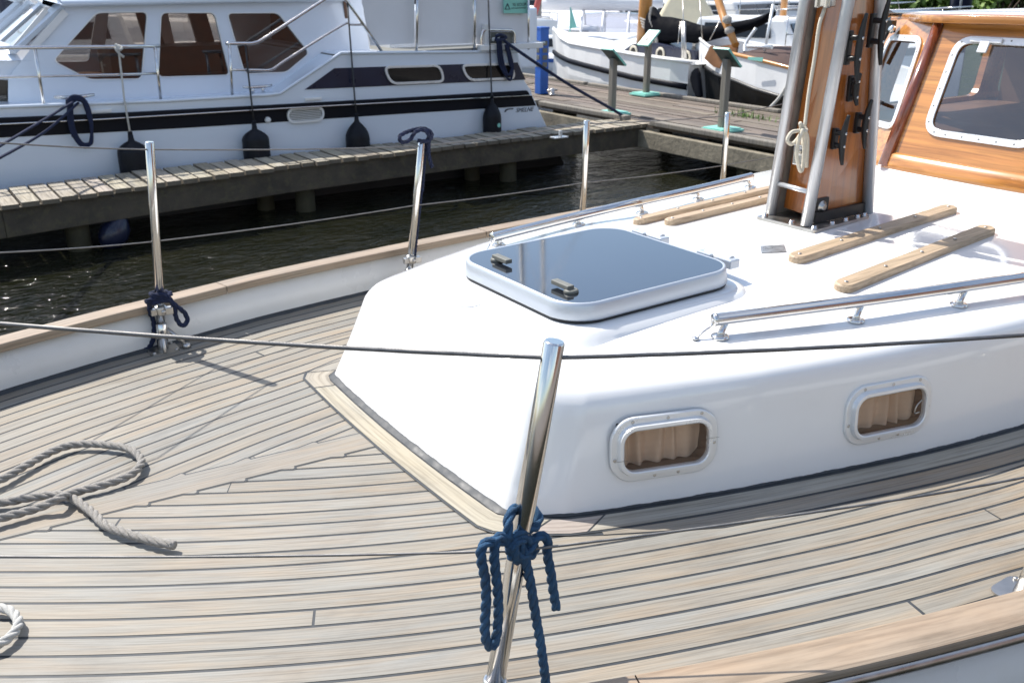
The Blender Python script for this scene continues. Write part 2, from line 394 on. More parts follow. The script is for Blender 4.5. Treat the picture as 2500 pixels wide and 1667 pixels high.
def rrect(w, h, r, n=6):
    """rounded rectangle outline round 0,0"""
    out = []
    for cx, cy, a0 in ((w/2-r, h/2-r, 0), (-w/2+r, h/2-r, PI/2), (-w/2+r, -h/2+r, PI), (w/2-r, -h/2+r, 1.5*PI)):
        for k in range(n+1):
            a = a0+PI/2*k/n; out.append((cx+r*math.cos(a), cy+r*math.sin(a)))
    return out
def roundpoly(pts, r, n=5):
    """round the corners of a planar 3D polygon"""
    pts = [Vector(p) for p in pts]; out = []; m = len(pts)
    for i in range(m):
        p, a, b = pts[i], pts[i-1], pts[(i+1) % m]
        da, db = (a-p), (b-p); ra = min(r, da.length*.45, db.length*.45)
        s0, s1 = p+da.normalized()*ra, p+db.normalized()*ra
        for k in range(n+1):
            t = k/n; out.append(s0*(1-t)**2+p*2*t*(1-t)+s1*t*t)
    return out
def inset(pts, d):
    """shrink a planar 3D polygon towards its inside by d (simple mitre)"""
    pts = [Vector(p) for p in pts]; m = len(pts); nrm = Vector((0, 0, 0)); c = sum(pts, Vector())/m
    for i in range(m): nrm += (pts[i]-c).cross(pts[(i+1) % m]-c)
    nrm.normalize(); out = []
    for i in range(m):
        a = (pts[i]-pts[i-1]); b = (pts[(i+1) % m]-pts[i])
        a = a.normalized() if a.length > 1e-9 else b.normalized(); b = b.normalized() if b.length > 1e-9 else a
        na, nb = nrm.cross(a), nrm.cross(b); q = na+nb; q = q.normalized() if q.length > 1e-6 else na
        out.append(pts[i]+q*d/max(.35, q.dot(na)))
    return out
def frame_ring(mb, outer, inner, ext, mi=0):
    mb.prism(outer, ext, mi, holes=[inner])
# ================================================================== THE SAILING YACHT (the near boat)
yacht = thing('sailing_yacht', 'sailing yacht with a weathered teak foredeck, white coachroof, wooden mast and varnished wheelhouse', 'sailing yacht', (1.6, 1.85, 0))
FAR = [(-1.3, 1.88), (-.9, 2.16), (-.5, 2.40), (-.3, 2.51), (-.1, 2.60), (.155, 2.687), (.322, 2.733), (.491, 2.775), (.68, 2.812), (.83, 2.845), (.97, 2.872), (1.33, 2.915), (1.8, 2.955), (2.4, 2.985), (3.2, 3.0), (4.6, 2.95)]
NEAR = [(-1.3, 1.98), (-.9, 1.745), (-.6, 1.53), (-.3, 1.322), (0, 1.125), (.3, .958), (.6, .822), (.9, .712), (1.2, .620), (1.5, .545), (2.0, .45), (3.0, .37), (4.6, .34)]
def curve(tab, step=.03):
    return resample(spline([(x, y, 0) for x, y in tab], 12), step)
FARC, NEARC = curve(FAR), curve(NEAR)
def normals(c, side):                        # unit vectors pointing inboard
    out = []
    for i in range(len(c)):
        t = (c[min(i+1, len(c)-1)]-c[max(i-1, 0)]).normalized()
        out.append(Vector((t.y, -t.x, 0)) if side > 0 else Vector((-t.y, t.x, 0)))
    return out
FARN, NEARN = normals(FARC, 1), normals(NEARC, -1)
def off(c, n, d, z=0.0): return [Vector((p.x, p.y, z))+q*d for p, q in zip(c, n)]
def kingy(x): return 1.915-.075*(x-.5)
def arcl(c):
    s = [0.0]
    for a, b in zip(c, c[1:]): s.append(s[-1]+(b-a).length)
    return s

# ---- deck: caulking sheet, planks sprung along both sides, king plank with nibs, margin planks
dk = MB()
def resample_to(pts, n):
    s = arcl(pts); out = []; j = 0
    for k in range(n):
        q = s[-1]*k/(n-1)
        while j < len(s)-2 and s[j+1] < q: j += 1
        out.append(pts[j].lerp(pts[j+1], min(1, (q-s[j])/max(1e-9, s[j+1]-s[j]))))
    return out
dk.grid([[Vector((a.x, a.y, -.0007)), Vector((b.x, b.y, -.0007))] for a, b in zip(resample_to(FARC, 120), resample_to(NEARC, 120))], 1, False)
rnd = random.Random(3)
def tint():
    v = rnd.uniform(.90, 1.07); w = rnd.uniform(-.035, .04)
    return (v*(1+w), v, v*(1-w*1.3))
PW, GAP = .0475, .0066
def planks(c, n, side, d0, count, z=0.0):
    s = arcl(c)
    for i in range(count):
        a, b = d0+i*PW+GAP/2, d0+(i+1)*PW-GAP/2
        pa, pb = off(c, n, a, z), off(c, n, b, z)
        def cl(p):
            k = kingy(p.x)
            return Vector((p.x, max(p.y, k-.004) if side > 0 else min(p.y, k+.004), z))
        joints = []; q = rnd.uniform(.1, 4.5)
        while q < s[-1]: joints.append(q); q += rnd.uniform(2.6, 4.2)
        jn = sorted(joints); tn = tint(); u0 = rnd.uniform(0, 40); v0 = rnd.uniform(0, 40); prev = None; rows = []; uv = []
        def flush():
            if len(rows) > 1: dk.grid(rows, 0, False, tint=tn, uvs=uv)
        for k in range(len(c)):
            k_ = kingy(pa[k].x); inside = (pa[k].y > k_-.002) if side > 0 else (pa[k].y < k_+.002)
            cut = jn and s[k] > jn[0]
            if cut:
                jn.pop(0); flush(); tn = tint(); u0 = rnd.uniform(0, 40); rows = []; uv = []
                if inside:
                    t = (c[min(k+1, len(c)-1)]-c[k]).normalized()*.004
                    rows.append([cl(pa[k]-t*6+t), cl(pb[k]-t*6+t)]); uv.append([(u0+s[k]-.02, v0), (u0+s[k]-.02, v0+PW)])
                    rows[0] = [cl(pa[k]-t*5.5), cl(pb[k]-t*5.5)]
                continue
            if inside:
                rows.append([cl(pa[k]), cl(pb[k])]); uv.append([(u0+s[k], v0), (u0+s[k], v0+PW)])
            else:
                flush(); rows = []; uv = []
        flush()
COVER = .052
for c, n in ((FARC, FARN), (NEARC, NEARN)):          # covering boards along the bulwarks
    s = arcl(c); t = tint()
    dk.grid([[p, q] for p, q in zip(off(c, n, .010), off(c, n, COVER-GAP/2))], 0, False, tint=(.86, .86, .88), uvs=[[(q, 9.0), (q, 9.05)] for q in s])
planks(FARC, FARN, 1, COVER, 24)
planks(NEARC, NEARN, -1, COVER, 26)
# king plank: each seam runs into it and ends in a rounded nib
def king_edge(side, half):
    """outline of one edge from forward to aft, with the nibs"""
    c, n = (FARC, FARN) if side > 0 else (NEARC, NEARN)
    pts = []; x0 = -1.0
    def edge(x): return kingy(x)+side*half
    hits = []
    for i in range(0, 30):
        oc = off(c, n, COVER+i*PW)
        for a, b in zip(oc, oc[1:]):
            fa, fb = a.y-edge(a.x), b.y-edge(b.x)
            if side*fa <= 0 < side*fb:
                t = fa/(fa-fb); p = a.lerp(b, t); sl = abs((b.y-a.y)/(b.x-a.x)+.075); hits.append((p.x, sl)); break
    hits.sort(); pts.append((x0, edge(x0)))
    for x, sl in hits:
        if x < x0+.02 or x > 1.0: continue
        T = .013; dx = min(T/max(sl, .08), .09)
        pts.append((x, edge(x)))
        for k in range(1, 6):
            q = k/6*.86; pts.append((x+dx*q, edge(x+dx*q)+side*T*q))
        for k in range(0, 5):                       # the blunt round end
            a = PI/2*k/4; xx = x+dx*.86+T*.55*math.sin(a); pts.append((xx, edge(xx)+side*(T*.86*math.cos(a))))
    pts.append((1.02, edge(1.02)))
    return pts
def sheet(pts, z, mi, tn=(1, 1, 1), ang=None, sc_=1.0):
    loop = [Vector((x, y, z)) for x, y in pts]; tr = tessellate_polygon([loop])
    ca, sa = math.cos(ang or 0), math.sin(ang or 0)
    uv = [(p.x*ca+p.y*sa+3.3, -p.x*sa+p.y*ca+7.1) for p in loop]
    fs = []
    for t in tr:
        a, b, c_ = (loop[i] for i in t)
        fs.append(t if (b-a).cross(c_-a).z > 0 else t[::-1])
    dk.mesh(loop, fs, mi, tint=tn, uvs=uv)
kw = king_edge(1, .0405)+king_edge(-1, .0405)[::-1]
_kl = [Vector((x, y, 0)) for x, y in kw]; _c = inset(_kl, -.0052); _d = inset(_kl, .0052)
_ar = lambda q: abs(sum(a.x*b.y-b.x*a.y for a, b in zip(q, q[1:]+q[:1])))
sheet([(p.x, p.y) for p in (_c if _ar(_c) > _ar(_d) else _d)], .0007, 1)
sheet(kw, .0014, 0, (.95, .94, .94), ang=-.075)
# margin planks round the coachroof: caulking sheet first, then the boards
CNEAR = [(.99, 1.378), (1.059, 1.335), (1.306, 1.251), (1.584, 1.173), (1.899, 1.097), (2.249, 1.038), (2.8, .975), (3.4, .945), (4.4, .94)]
CFAR = [(.955, 2.310), (1.06, 2.345), (1.3, 2.415), (1.6, 2.49), (1.9, 2.55), (2.25, 2.605), (2.8, 2.66), (3.4, 2.68), (4.4, 2.68)]
def cab_outline(d, r, x1=3.5):
    """plan outline of the house, d outboard, running near-aft -> front -> far-aft"""
    nc = [p for p in resample(spline([(x, y, 0) for x, y in CNEAR], 10), .06) if p.x <= x1]
    fc = [p for p in resample(spline([(x, y, 0) for x, y in CFAR], 10), .06) if p.x <= x1]
    def onrm(c, s):
        out = []
        for i in range(len(c)):
            t = (c[min(i+1, len(c)-1)]-c[max(i-1, 0)]).normalized(); out.append(c[i]+Vector((t.y, -t.x, 0))*s)
        return out
    a = onrm(nc, d); b = onrm(fc, -d)
    fx = .945-d
    # front edge, slightly bowed forward in the middle
    yn, yf = a[0].y, b[0].y
    def fy(y): return fx-.018*(1-((y-(yn+yf)/2)/((yf-yn)/2))**2)
    A0 = Vector((fx+.03 if d < .01 else fx+.02, yn+.012, 0)); B0 = Vector((fx, yf-.004, 0))
    core = [p for p in reversed(a) if p.x > fx+r+.02]
    core2 = [p for p in b if p.x > fx+r+.02]
    # rounded corners
    def corner(p, q, w):
        return [p*(1-t)**2+q*2*t*(1-t)+w*t*t for t in (k/8 for k in range(1, 8))]
    ca = a[0]+(a[0]-a[1]).normalized()*(a[0].x-fx); cb = b[0]+(b[0]-b[1]).normalized()*(b[0].x-fx)
    s0 = Vector((fy(ca.y+r), ca.y+r, 0)); s1 = Vector((fy(cb.y-r), cb.y-r, 0))
    out = core+corner(core[-1], ca, s0)
    m = 14
    for k in range(m+1):
        y = lerp(s0.y, s1.y, k/m); out.append(Vector((fy(y), y, 0)))
    out += corner(s1, cb, core2[0])+core2
    return out
def band(d0, d1, r, z, mi, tn, parts=None):
    o0, o1 = cab_outline(d0, r), cab_outline(d1, r)
    m = min(len(o0), len(o1))
    o0 = resample_to(o0, 160); o1 = resample_to(o1, 160)
    s = arcl(o0); cuts = parts or []
    rows = []; uv = []; t = tn; u0 = 0; res = []
    for k in range(160):
        if any(abs(k-cc) < .5 for cc in cuts):
            dk.grid(rows, mi, False, tint=t, uvs=uv); rows = []; uv = []; t = tuple(x*rnd.uniform(.92, 1.06) for x in tn); u0 += 5.3
            a, b = o0[k].lerp(o0[k-1], .85), o1[k].lerp(o1[k-1], .85)
            rows.append([Vector((a.x, a.y, z)), Vector((b.x, b.y, z))]); uv.append([(u0+s[k]-.02, 3), (u0+s[k]-.02, 3+d1-d0)])
        rows.append([Vector((o0[k].x, o0[k].y, z)), Vector((o1[k].x, o1[k].y, z))]); uv.append([(u0+s[k], 3), (u0+s[k], 3+d1-d0)])
    dk.grid(rows, mi, False, tint=t, uvs=uv)
def resample_to(pts, n):
    s = arcl(pts); out = []; j = 0
    for k in range(n):
        q = s[-1]*k/(n-1)
        while j < len(s)-2 and s[j+1] < q: j += 1
        out.append(pts[j].lerp(pts[j+1], min(1, (q-s[j])/max(1e-9, s[j+1]-s[j]))))
    return out
_o = resample_to(cab_outline(.03, .035), 160)
def nearest(x, y): return min(range(160), key=lambda i: (_o[i].x-x)**2+(_o[i].y-y)**2)
band(-.03, .0735, .035, .0021, 1, (1, 1, 1))
band(.015, .0670, .035, .0028, 2, (1.06, 1.05, 1.03), [nearest(.93, 1.33), nearest(.90, 2.28), nearest(.98, 2.37), nearest(1.05, 1.29)])
deck = dk.build('deck', [M['teak'], M['caulk'], M['teak_margin']], yacht, fixn=False)
# a second side margin plank along the house
mb = MB()
near_ = [p for p in resample(spline([(x, y, 0) for x, y in CNEAR], 10), .06)]
nn = normals(near_, -1); sel = [i for i, p in enumerate(near_) if 1.10 < p.x < 3.5]
sel = [i for i, p in enumerate(near_) if 1.0 < p.x < 3.5]
def wd_(x, w): t = max(0, min(1, (x-1.02)/.30)); return .071+w*t
mb.grid([[near_[i]-nn[i]*.069+Vector((0, 0, .0009)), near_[i]-nn[i]*wd_(near_[i].x, .054)+Vector((0, 0, .0009))] for i in sel], 1, False, uvs=[[(near_[i].x, 0), (near_[i].x, .05)] for i in sel])
mb.grid([[near_[i]-nn[i]*.073+Vector((0, 0, .0016)), near_[i]-nn[i]*max(.0732, wd_(near_[i].x, .048))+Vector((0, 0, .0016))] for i in sel if near_[i].x > 1.06], 0, False, tint=(.95, .93, .92), uvs=[[(near_[i].x, 0), (near_[i].x, .05)] for i in sel if near_[i].x > 1.06])
mb.build('margin_plank', [M['teak'], M['caulk']], yacht, fixn=False)

# ---- hull with bulwarks, cap rails, rubbing strake
BH = .118
hb = MB()
for c, n in ((FARC, FARN), (NEARC, NEARN)):
    prof = [(0.0, -.004), (-.002, .03), (-.006, BH), (-.040, BH), (-.050, .0), (-.075, -.16), (-.05, -.5), (.10, -1.0), (.3, -1.25)]
    hb.grid([[p+q*d+Vector((0, 0, z)) for d, z in prof] for p, q in zip(c, n)], 0, True)
hb.build('hull', M['gel2'], yacht)
for c, n in ((FARC, FARN), (NEARC, NEARN)):
    rb = MB(); s = arcl(c)
    prof = [(.010, BH-.002), (.012, BH+.000), (.012, BH+.019), (.0105, BH+.0215), (.007, BH+.0225), (-.050, BH+.0225), (-.056, BH+.0205), (-.0575, BH+.0165), (-.058, BH+.011), (-.057, BH+.007), (-.045, BH+.005)]
    jn = [.9, 2.35, 3.4, 4.7]; rows = []; uv = []; u = 0
    for k, (p, q) in enumerate(zip(c, n)):
        row = [p+q*d+Vector((0, 0, z)) for d, z in prof]; rows.append(row); uv.append([(s[k]+u, .02*i) for i in range(len(prof))])
        if jn and s[k] > jn[0]:
            jn.pop(0); rb.grid(rows, 0, False, uvs=uv); u += 3.7
            t = (c[min(k+1, len(c)-1)]-p).normalized()*.0025; rows = [[r+t for r in row]]; uv = [[(s[k]+u, .02*i) for i in range(len(prof))]]
    rb.grid(rows, 0, False, uvs=uv)
    rb.build('cap_rail', M['teak_rail'], yacht)
    st = MB()                                          # half round metal strake under the rail
    st.tube([p+q*-.050+Vector((0, 0, BH-.006)) for p, q in zip(c, n)], .011, 10)
    st.build('rubbing_strake', M['steel_dull'], yacht)
    sl = MB()                                          # dark bead of sealant along the deck edge
    sl.grid([[p+q*-.004+Vector((0, 0, .010)), p+q*(.008+.003*math.sin(k*1.7)*math.sin(k*.6))+Vector((0, 0, .006)), p+q*(.012+.003*math.sin(k*1.7)*math.sin(k*.6))+Vector((0, 0, .0005))] for k, (p, q) in enumerate(zip(c, n))], 0, True)
    sl.build('deck_sealant', M['caulk'], yacht, fixn=False)

# ---- coachroof: rounded loops then a cambered top
YC = 1.86
def roofz(x, y):
    zc = interp([(.9, .300), (1.3, .318), (2.0, .335), (2.5, .345), (3.0, .352), (3.6, .358)], x)
    hw = interp([(1.0, .46), (1.5, .62), (2.0, .73), (2.5, .79), (3.2, .85)], x)
    return zc-.052*min(1.6, ((y-YC)/hw)**2)
cb = MB()
loops = []
prof_ = ((-.02, 0, .022), (.0, 0, .022), (.25, .005, .024), (.5, .010, .027), (.78, .016, .031), (.88, .0185, .033), (.925, .0225, .035), (.96, .029, .038), (.985, .037, .041), (1.0, .050, .045))
steps = [prof_[0]]
for p, q in zip(prof_[1:], prof_[2:]):
    k_ = 7 if q[0] <= .8 else 1
    steps += [tuple(lerp(a, b, i/k_) for a, b in zip(p, q)) for i in range(k_)]
for zf, o, r in steps+[prof_[-1]]:
    row = []
    for p in resample_to(cab_outline(-o, r, 3.42), 620):
        k = max(0, min(1, zf)); fr_ = max(0, 1-(p.x-.92)/.55); fs = max(0, (p.y-YC)/.45)
        q = Vector((p.x+.080*k*fr_, p.y-.055*k*min(1, fs), 0)); row.append(Vector((q.x, q.y, roofz(q.x, q.y)*zf)))
    loops.append(row)
edge = loops[-1]
for t in (.06, .14, .25, .4, .6, .8, 1.0):
    row = []
    for p in edge:
        sp = Vector((max(1.45, min(3.2, p.x+.001)), YC, 0)); q = p.lerp(sp, t); row.append(Vector((q.x, q.y, roofz(q.x, q.y))))
    loops.append(row)
cb.grid(loops, 0, True)
cabin = cb.build('coachroof', M['gel'], yacht)
# black sealant round its foot
sl = MB(); o1 = resample_to(cab_outline(.0, .035, 3.4), 700); o2 = resample_to(cab_outline(.012, .035, 3.4), 700); wfr = [1.0 if p.x < 1.0 and 1.36 < p.y < 2.33 else .38 for p in o1]
rows = []
for k, (a, b) in enumerate(zip(o1, o2)):
    wq = wfr[k]; b = a.lerp(b, wq); j = .0010*math.sin(k*.5)*math.sin(k*.17)+rnd.uniform(-.0006, .0006)
    d = (b-a).normalized(); rows.append([a-d*.004+Vector((0, 0, .003+.008*wq+j)), a+d*.002+Vector((0, 0, .0032+.007*wq+j)), b+d*j+Vector((0, 0, .0034))])
sl.grid(rows, 0, True); sl.build('coachroof_sealant', M['caulk'], yacht, fixn=False)
# step up to the wheelhouse (white moulded upstand)
def wh_front(z, d=0.0):                    # foot line of the wheelhouse, d forward of it
    return [Vector((3.50-d, 2.72, z-.055)), Vector((3.36-d, 2.55, z-.035)), Vector((3.20-d, 2.33, z-.012)), Vector((3.085-d, 2.11, z)), Vector((3.062-d, 1.95, z+.002)), Vector((3.055-d, 1.80, z+.003)), Vector((3.062-d, 1.60, z+.002)), Vector((3.085-d, 1.49, z)), Vector((3.20-d, 1.27, z-.012)), Vector((3.36-d, 1.05, z-.035)), Vector((3.46-d, .98, z-.055))]
up = MB(); rows = []
for dz, d in ((-.085, .175), (-.058, .13), (-.046, .085), (-.034, .045), (-.016, .018), (-.003, .006), (.002, -.02), (.002, -.1)):
    rows.append(spline(wh_front(.402+dz, d), 5))
rows[0] = [Vector((p.x, p.y, roofz(p.x, p.y)-.006)) for p in rows[0]]
rows[1] = [Vector((p.x, p.y, roofz(p.x, p.y)+.002)) for p in rows[1]]
up.grid(rows, 0, True); up.build('wheelhouse_upstand', M['gel'], yacht)

pg_ = MB(); c_ = onZ(1142, 748, .30); pg_.lathe((c_.x, c_.y, roofz(c_.x, c_.y)-.001), (0, 0, 1), [(0, .036), (.0022, .036), (.0030, .034), (.0024, .030), (.0028, .012)], 28); pg_.build('deck_plate', M['gel'], yacht)
# ---- portholes in the near side
def sidepoint(px, py):
    """a point of the photograph on the near side of the house"""
    best = None
    for i in range(len(near_)-1):
        a, b = near_[i], near_[i+1]; t = (b-a).normalized(); n = Vector((-t.y, t.x, -.068)).normalized()*-1
        q = onP(px, py, a+Vector((0, 0, 0)), n); k = (q-a).dot(t)
        if -1e-4 <= k <= (b-a).length+1e-4: best = (q, t, n)
    return best
def porthole(px, py, w, h, tilt, latch):
    q, t, n = sidepoint(px, py)
    if n.y > 0: n = -n
    t = (t+Vector((0, 0, tilt))).normalized(); u = n.cross(t); u = u if u.z > 0 else -u
    t = u.cross(n); t = t if t.x > 0 else -t
    P = lambda x, y, d: q+t*x+u*y+n*d
    loop = lambda ww, hh, r, d: [P(x, y, d) for x, y in rrect(ww, hh, r, 7)]
    fr = MB()
    W, H_ = w, h
    bm = bmesh.new(); bm.from_mesh(cabin.data); org = Vector(cabin['_o']); dead = []     # the opening through the house side
    for f in bm.faces:
        if all(abs((v.co+org-q).dot(t)) < (W-.024)/2 and abs((v.co+org-q).dot(u)) < (H_-.024)/2 and abs((v.co+org-q).dot(n)) < .06 for v in f.verts): dead.append(f)
    bmesh.ops.delete(bm, geom=dead, context='FACES'); bm.to_mesh(cabin.data); bm.free()
    rings = [(W, H_, .052, -.004), (W, H_, .052, .003), (W-.004, H_-.004, .050, .0045), (W-.026, H_-.026, .041, .0045), (W-.029, H_-.029, .040, .0075), (W-.033, H_-.033, .038, .0150), (W-.046, H_-.046, .031, .0155), (W-.051, H_-.051, .029, .0140), (W-.052, H_-.052, .028, .002)]
    fr.grid([loop(*r) for r in rings], 0, False, closed_u=True)
    o = fr.build('porthole', M['alu_frame'], yacht)
    o['label'] = 'porthole with a dark reflection across its lower half' if latch else 'porthole with a plain beige curtain behind the pane'
    for a, b in ((-.33, .5), (.02, .5), (.36, .5), (-.5, -.12), (.5, -.05), (-.1, -.5), (.14, -.5)):
        x = a*(W-.017) if abs(a) < .5 else (a*(W-.017)); y = b*(H_-.017)
        if abs(a) == .5: y = b*H_
        sc_ = MB(); sc_.lathe(P(x, y, .004), n, [(0, .0040), (.0012, .0038), (.0018, .002)], 10); sc_.build('screw', M['steel_dull'], o)
    gl = MB(); gl.prism(loop(W-.052, H_-.052, .028, .0060), n*.0015); gl.build('pane', M['glass_port'], o)
    ln = MB(); ln.grid([loop(W-.050, H_-.050, .029, .004), loop(W-.050, H_-.050, .029, -.075)], 0, False, closed_u=True); ln.face(loop(W-.050, H_-.050, .029, -.074)); ln.build('lining', M['interior'], o, fixn=False)
    cu = MB(); rows = []; hw, hh = (W-.052)/2, (H_-.052)/2; ph = rnd.uniform(0, 6)
    for i in range(97):
        x = lerp(-hw, hw, i/96)
        f = math.sin(i*.33+ph+.8*math.sin(i*.11)); f = f*(.7+.3*math.sin(i*.07+ph))
        rows.append([P(x+.005*math.sin(j*.35+i*.12), lerp(-hh*1.5, hh*1.3, j/6), -.027+.011*f*(1-.05*j)) for j in range(7)])
    cu.grid(rows, 0, True); cu.build('curtain', M['curtain'], o, fixn=False)
    if latch:
        lt = MB(); lt.tube(spline([P(hw-.010, hh*-.35, .008), P(hw-.028, hh*-.30, .012), P(hw-.026, hh*.1, .014), P(hw-.006, hh*.3, .008)], 5), .0016, 6); lt.build('handle', M['steel_dull'], o)
    else:
        for sx in (-1, 1):
            sm = MB(); sm.box(P(sx*(W/2-.018), sx*.012-.004, .0158), (.030, .0006, .0006), 0, Matrix((t, n, u)).transposed())
            sm.build('frame_joint', M['grey_plastic'], o)
porthole(1622, 1086, .243, .143, .002, False)
porthole(2168, 1001, .243, .143, .002, True)
# ---- roof hatch
HZ = .385
hc = [onZ(1395, 752, HZ), onZ(1765, 668, HZ), onZ(1490, 560, HZ), onZ(1143, 622, HZ)]
hcen = sum(hc, Vector())/4; hx = Vector((1, -.0036, .0174)).normalized(); hy = Vector((.0036, 1, 0)).normalized(); hz = hx.cross(hy).normalized()
HW, HD = .529, .510
hcen = Vector((1.467, 1.795, .373))
P_ = lambda x, y, d: hcen+hx*x+hy*y+hz*d
hl = lambda w, h, r, d: [P_(x, y, d) for x, y in rrect(w, h, r, 9)]
cm = MB()
cm.grid([hl(HW+.115, HD+.115, .10, -.085), hl(HW+.085, HD+.085, .095, -.070), hl(HW+.066, HD+.066, .09, -.056), hl(HW+.050, HD+.050, .088, -.052), hl(HW+.03, HD+.03, .085, -.049), hl(HW-.1, HD-.1, .06, -.049)], 0, True, closed_u=True)
cm.build('hatch_coaming', M['gel'], yacht)
hf = MB()
hf.grid([hl(HW-.02, HD-.02, .078, -.050), hl(HW-.004, HD-.004, .085, -.049), hl(HW+.002, HD+.002, .088, -.046), hl(HW+.002, HD+.002, .088, -.043), hl(HW-.004, HD-.004, .085, -.042)], 1, True, closed_u=True)
hf.grid([hl(HW-.006, HD-.006, .085, -.0415), hl(HW+.004, HD+.004, .090, -.041), hl(HW+.008, HD+.008, .092, -.037), hl(HW+.000, HD+.000, .088, -.007), hl(HW-.005, HD-.005, .085, -.001), hl(HW-.012, HD-.012, .081, .0008), hl(HW-.020, HD-.020, .077, -.0005)], 0, True, closed_u=True)
hatch = hf.build('hatch', [M['alu'], M['black']], yacht)
ac = MB(); ac.prism(hl(HW-.021, HD-.021, .0765, -.007), hz*.0065); ac.build('acrylic_pane', M['acrylic'], hatch)
for cx, cy, ang in ((-.195, .135, 0), (-.195, -.145, PI)):
    lt = MB(); s = 1 if ang == 0 else -1
    R = Matrix((hy, -hx, hz)).transposed()
    lt.lathe(P_(cx, cy+s*.016, -.001), hz, [(0, .018), (.007, .017), (.009, .013)], 18)
    lt.box(P_(cx-.004, cy-s*.012, .0115), (.066, .019, .011), 0, R); lt.build('latch', M['grey_plastic'], hatch, bevel=.002)
for cy in (.115, -.145):
    hg = MB(); R = Matrix((hy, -hx, hz)).transposed()
    for dy in (-.036, .036): hg.box(P_(HW/2+.028, cy+dy, -.012), (.052, .034, .024), 0, R)
    hg.tube([P_(HW/2+.034, cy-.045, -.008), P_(HW/2+.034, cy+.045, -.008)], .014, 12, 1)
    hg.build('hinge', [M['alu'], M['white']], hatch, bevel=.003)
# ---- grab rails along the roof edges
def grabrail(tubepts, feet, label):
    mb = MB(); mb.tube(spline(tubepts, 10), .0145, 14)
    for e, d in ((0, 1), (-1, -1)):
        p = Vector(tubepts[e]); q = Vector(tubepts[1 if e == 0 else -2]); a = (p-q).normalized()
        mb.lathe(p, a, [(0, .0150), (.002, .0150), (.004, .012), (.005, .005)], 14)
    o = mb.build('grab_rail', M['steel'], yacht); o['label'] = label
    for a, b in feet:
        f = MB(); a, b = Vector(a), Vector(b); f.tube([a, a.lerp(b, .75), b], [.0085, .0075, .0085], 12)
        f.lathe(b-Vector((0, 0, .004)), (0, 0, 1), [(0, .021), (.005, .021), (.008, .018), (.009, .009)], 18)
        for sx in (-1, 1): f.lathe(b+Vector((sx*.0145, sx*.004, .003)), (0, 0, 1), [(0, .004), (.003, .0035), (.004, .001)], 8)
        f.build('rail_foot', M['steel'], o)
def rp(x, y, dz=0): return Vector((x, y, roofz(x, y)+dz))
RH = .050
def onroof(px, py):
    z = .3
    for _ in range(12): p = onZ(px, py, z); z = roofz(p.x, p.y)
    return Vector((p.x, p.y, z+.002))
nfeet = []
for tp, bp in (((1776, 777), (1757, 823)), ((2106, 735), (2088, 783)), ((2360, 699), (2340, 745))):
    b = onroof(*bp); nfeet.append((onY(*tp, b.y+.004), b))
ntube = [nfeet[0][0]+(nfeet[0][0]-nfeet[1][0]).normalized()*.030]+[f[0] for f in nfeet]
d_ = (ntube[-1]-ntube[-2]); ntube += [ntube[-1]+d_*.8+Vector((0, .004, 0)), ntube[-1]+d_*2+Vector((0, .02, 0))]
grabrail(ntube, nfeet, 'near grab rail along the shaded side of the roof')
wl = MB(); wl.tube(spline([ntube[0]+Vector((-.006, 0, 0)), ntube[0].lerp(onroof(1698, 829), .2)+Vector((0, 0, -.004)), ntube[0].lerp(onroof(1698, 829), .7), onroof(1698, 829)], 5), .0026, 6); wl.lathe(onroof(1698, 829), (0, 0, 1), [(0, .009), (.003, .008), (.005, .003)], 10)
wl.build('rail_wire', M['steel'], yacht)
ffeet = []
for tp, bp in (((1222, 575), (1218, 600)), ((1411, 528), (1413, 549)), ((1562, 493), (1568, 522)), ((1700, 463), (1705, 488)), ((1822, 434), (1832, 459))):
    b = onroof(*bp); ffeet.append((onY(*tp, b.y-.004), b))
ftube = [ffeet[0][0]+(ffeet[0][0]-ffeet[1][0]).normalized()*.03]+[f[0] for f in ffeet]; ftube.append(ftube[-1]+(ftube[-1]-ftube[-2]).normalized()*.025)
grabrail(ftube, ffeet, 'far grab rail along the sunlit side of the roof')
wl = MB(); wl.tube([ftube[0], ftube[0].lerp(onroof(1190, 612), .5), onroof(1190, 612)], .0026, 6); wl.build('rail_wire', M['steel'], yacht)
# ---- teak tread strips
def strip(p, q, w, label):
    p, q = Vector((*p, 0)), Vector((*q, 0)); d = (q-p); L = d.length; d.normalize(); s = Vector((-d.y, d.x, 0))
    mb = MB(); outl = []
    for k in range(17): a = PI/2+PI*k/16; outl.append((w/2+w/2*math.cos(a), w/2*math.sin(a)))
    for k in range(17): a = -PI/2+PI*k/16; outl.append((L-w/2+w/2*math.cos(a), w/2*math.sin(a)))
    n = 26; st = []
    for z in (-.004, .015, .019):
        row = []
        for x, y in outl:
            c = .0 if z < .018 else .004
            pt = p+d*lerp(c, L-c, x/L)+s*y*(1-2*c/w); row.append(Vector((pt.x, pt.y, roofz(pt.x, pt.y)+z)))
        st.append(row)
    mb.grid(st, 0, False, closed_u=True); mb.face(st[-1], 0)
    o = mb.build('tread_strip', M['teak_strip'], yacht); o['label'] = label
    for k in range(5):
        c = p+d*lerp(w*.6, L-w*.6, k/4); m2 = MB(); m2.lathe((c.x, c.y, roofz(c.x, c.y)+.0185), (0, 0, 1), [(0, .0055), (.002, .005), (.003, .002)], 10); m2.build('screw', M['steel_dull'], o)
strip((1.995, 1.600), (2.83, 1.665), .050, 'inner near tread strip crossed by the mast shadow')
strip((1.935, 1.400), (2.72, 1.472), .050, 'outer near tread strip beside the grab rail')
strip((1.93, 2.165), (2.66, 2.225), .042, 'outer far tread strip beside the far grab rail')
strip((1.99, 2.088), (2.60, 2.125), .042, 'inner far tread strip running behind the mast')
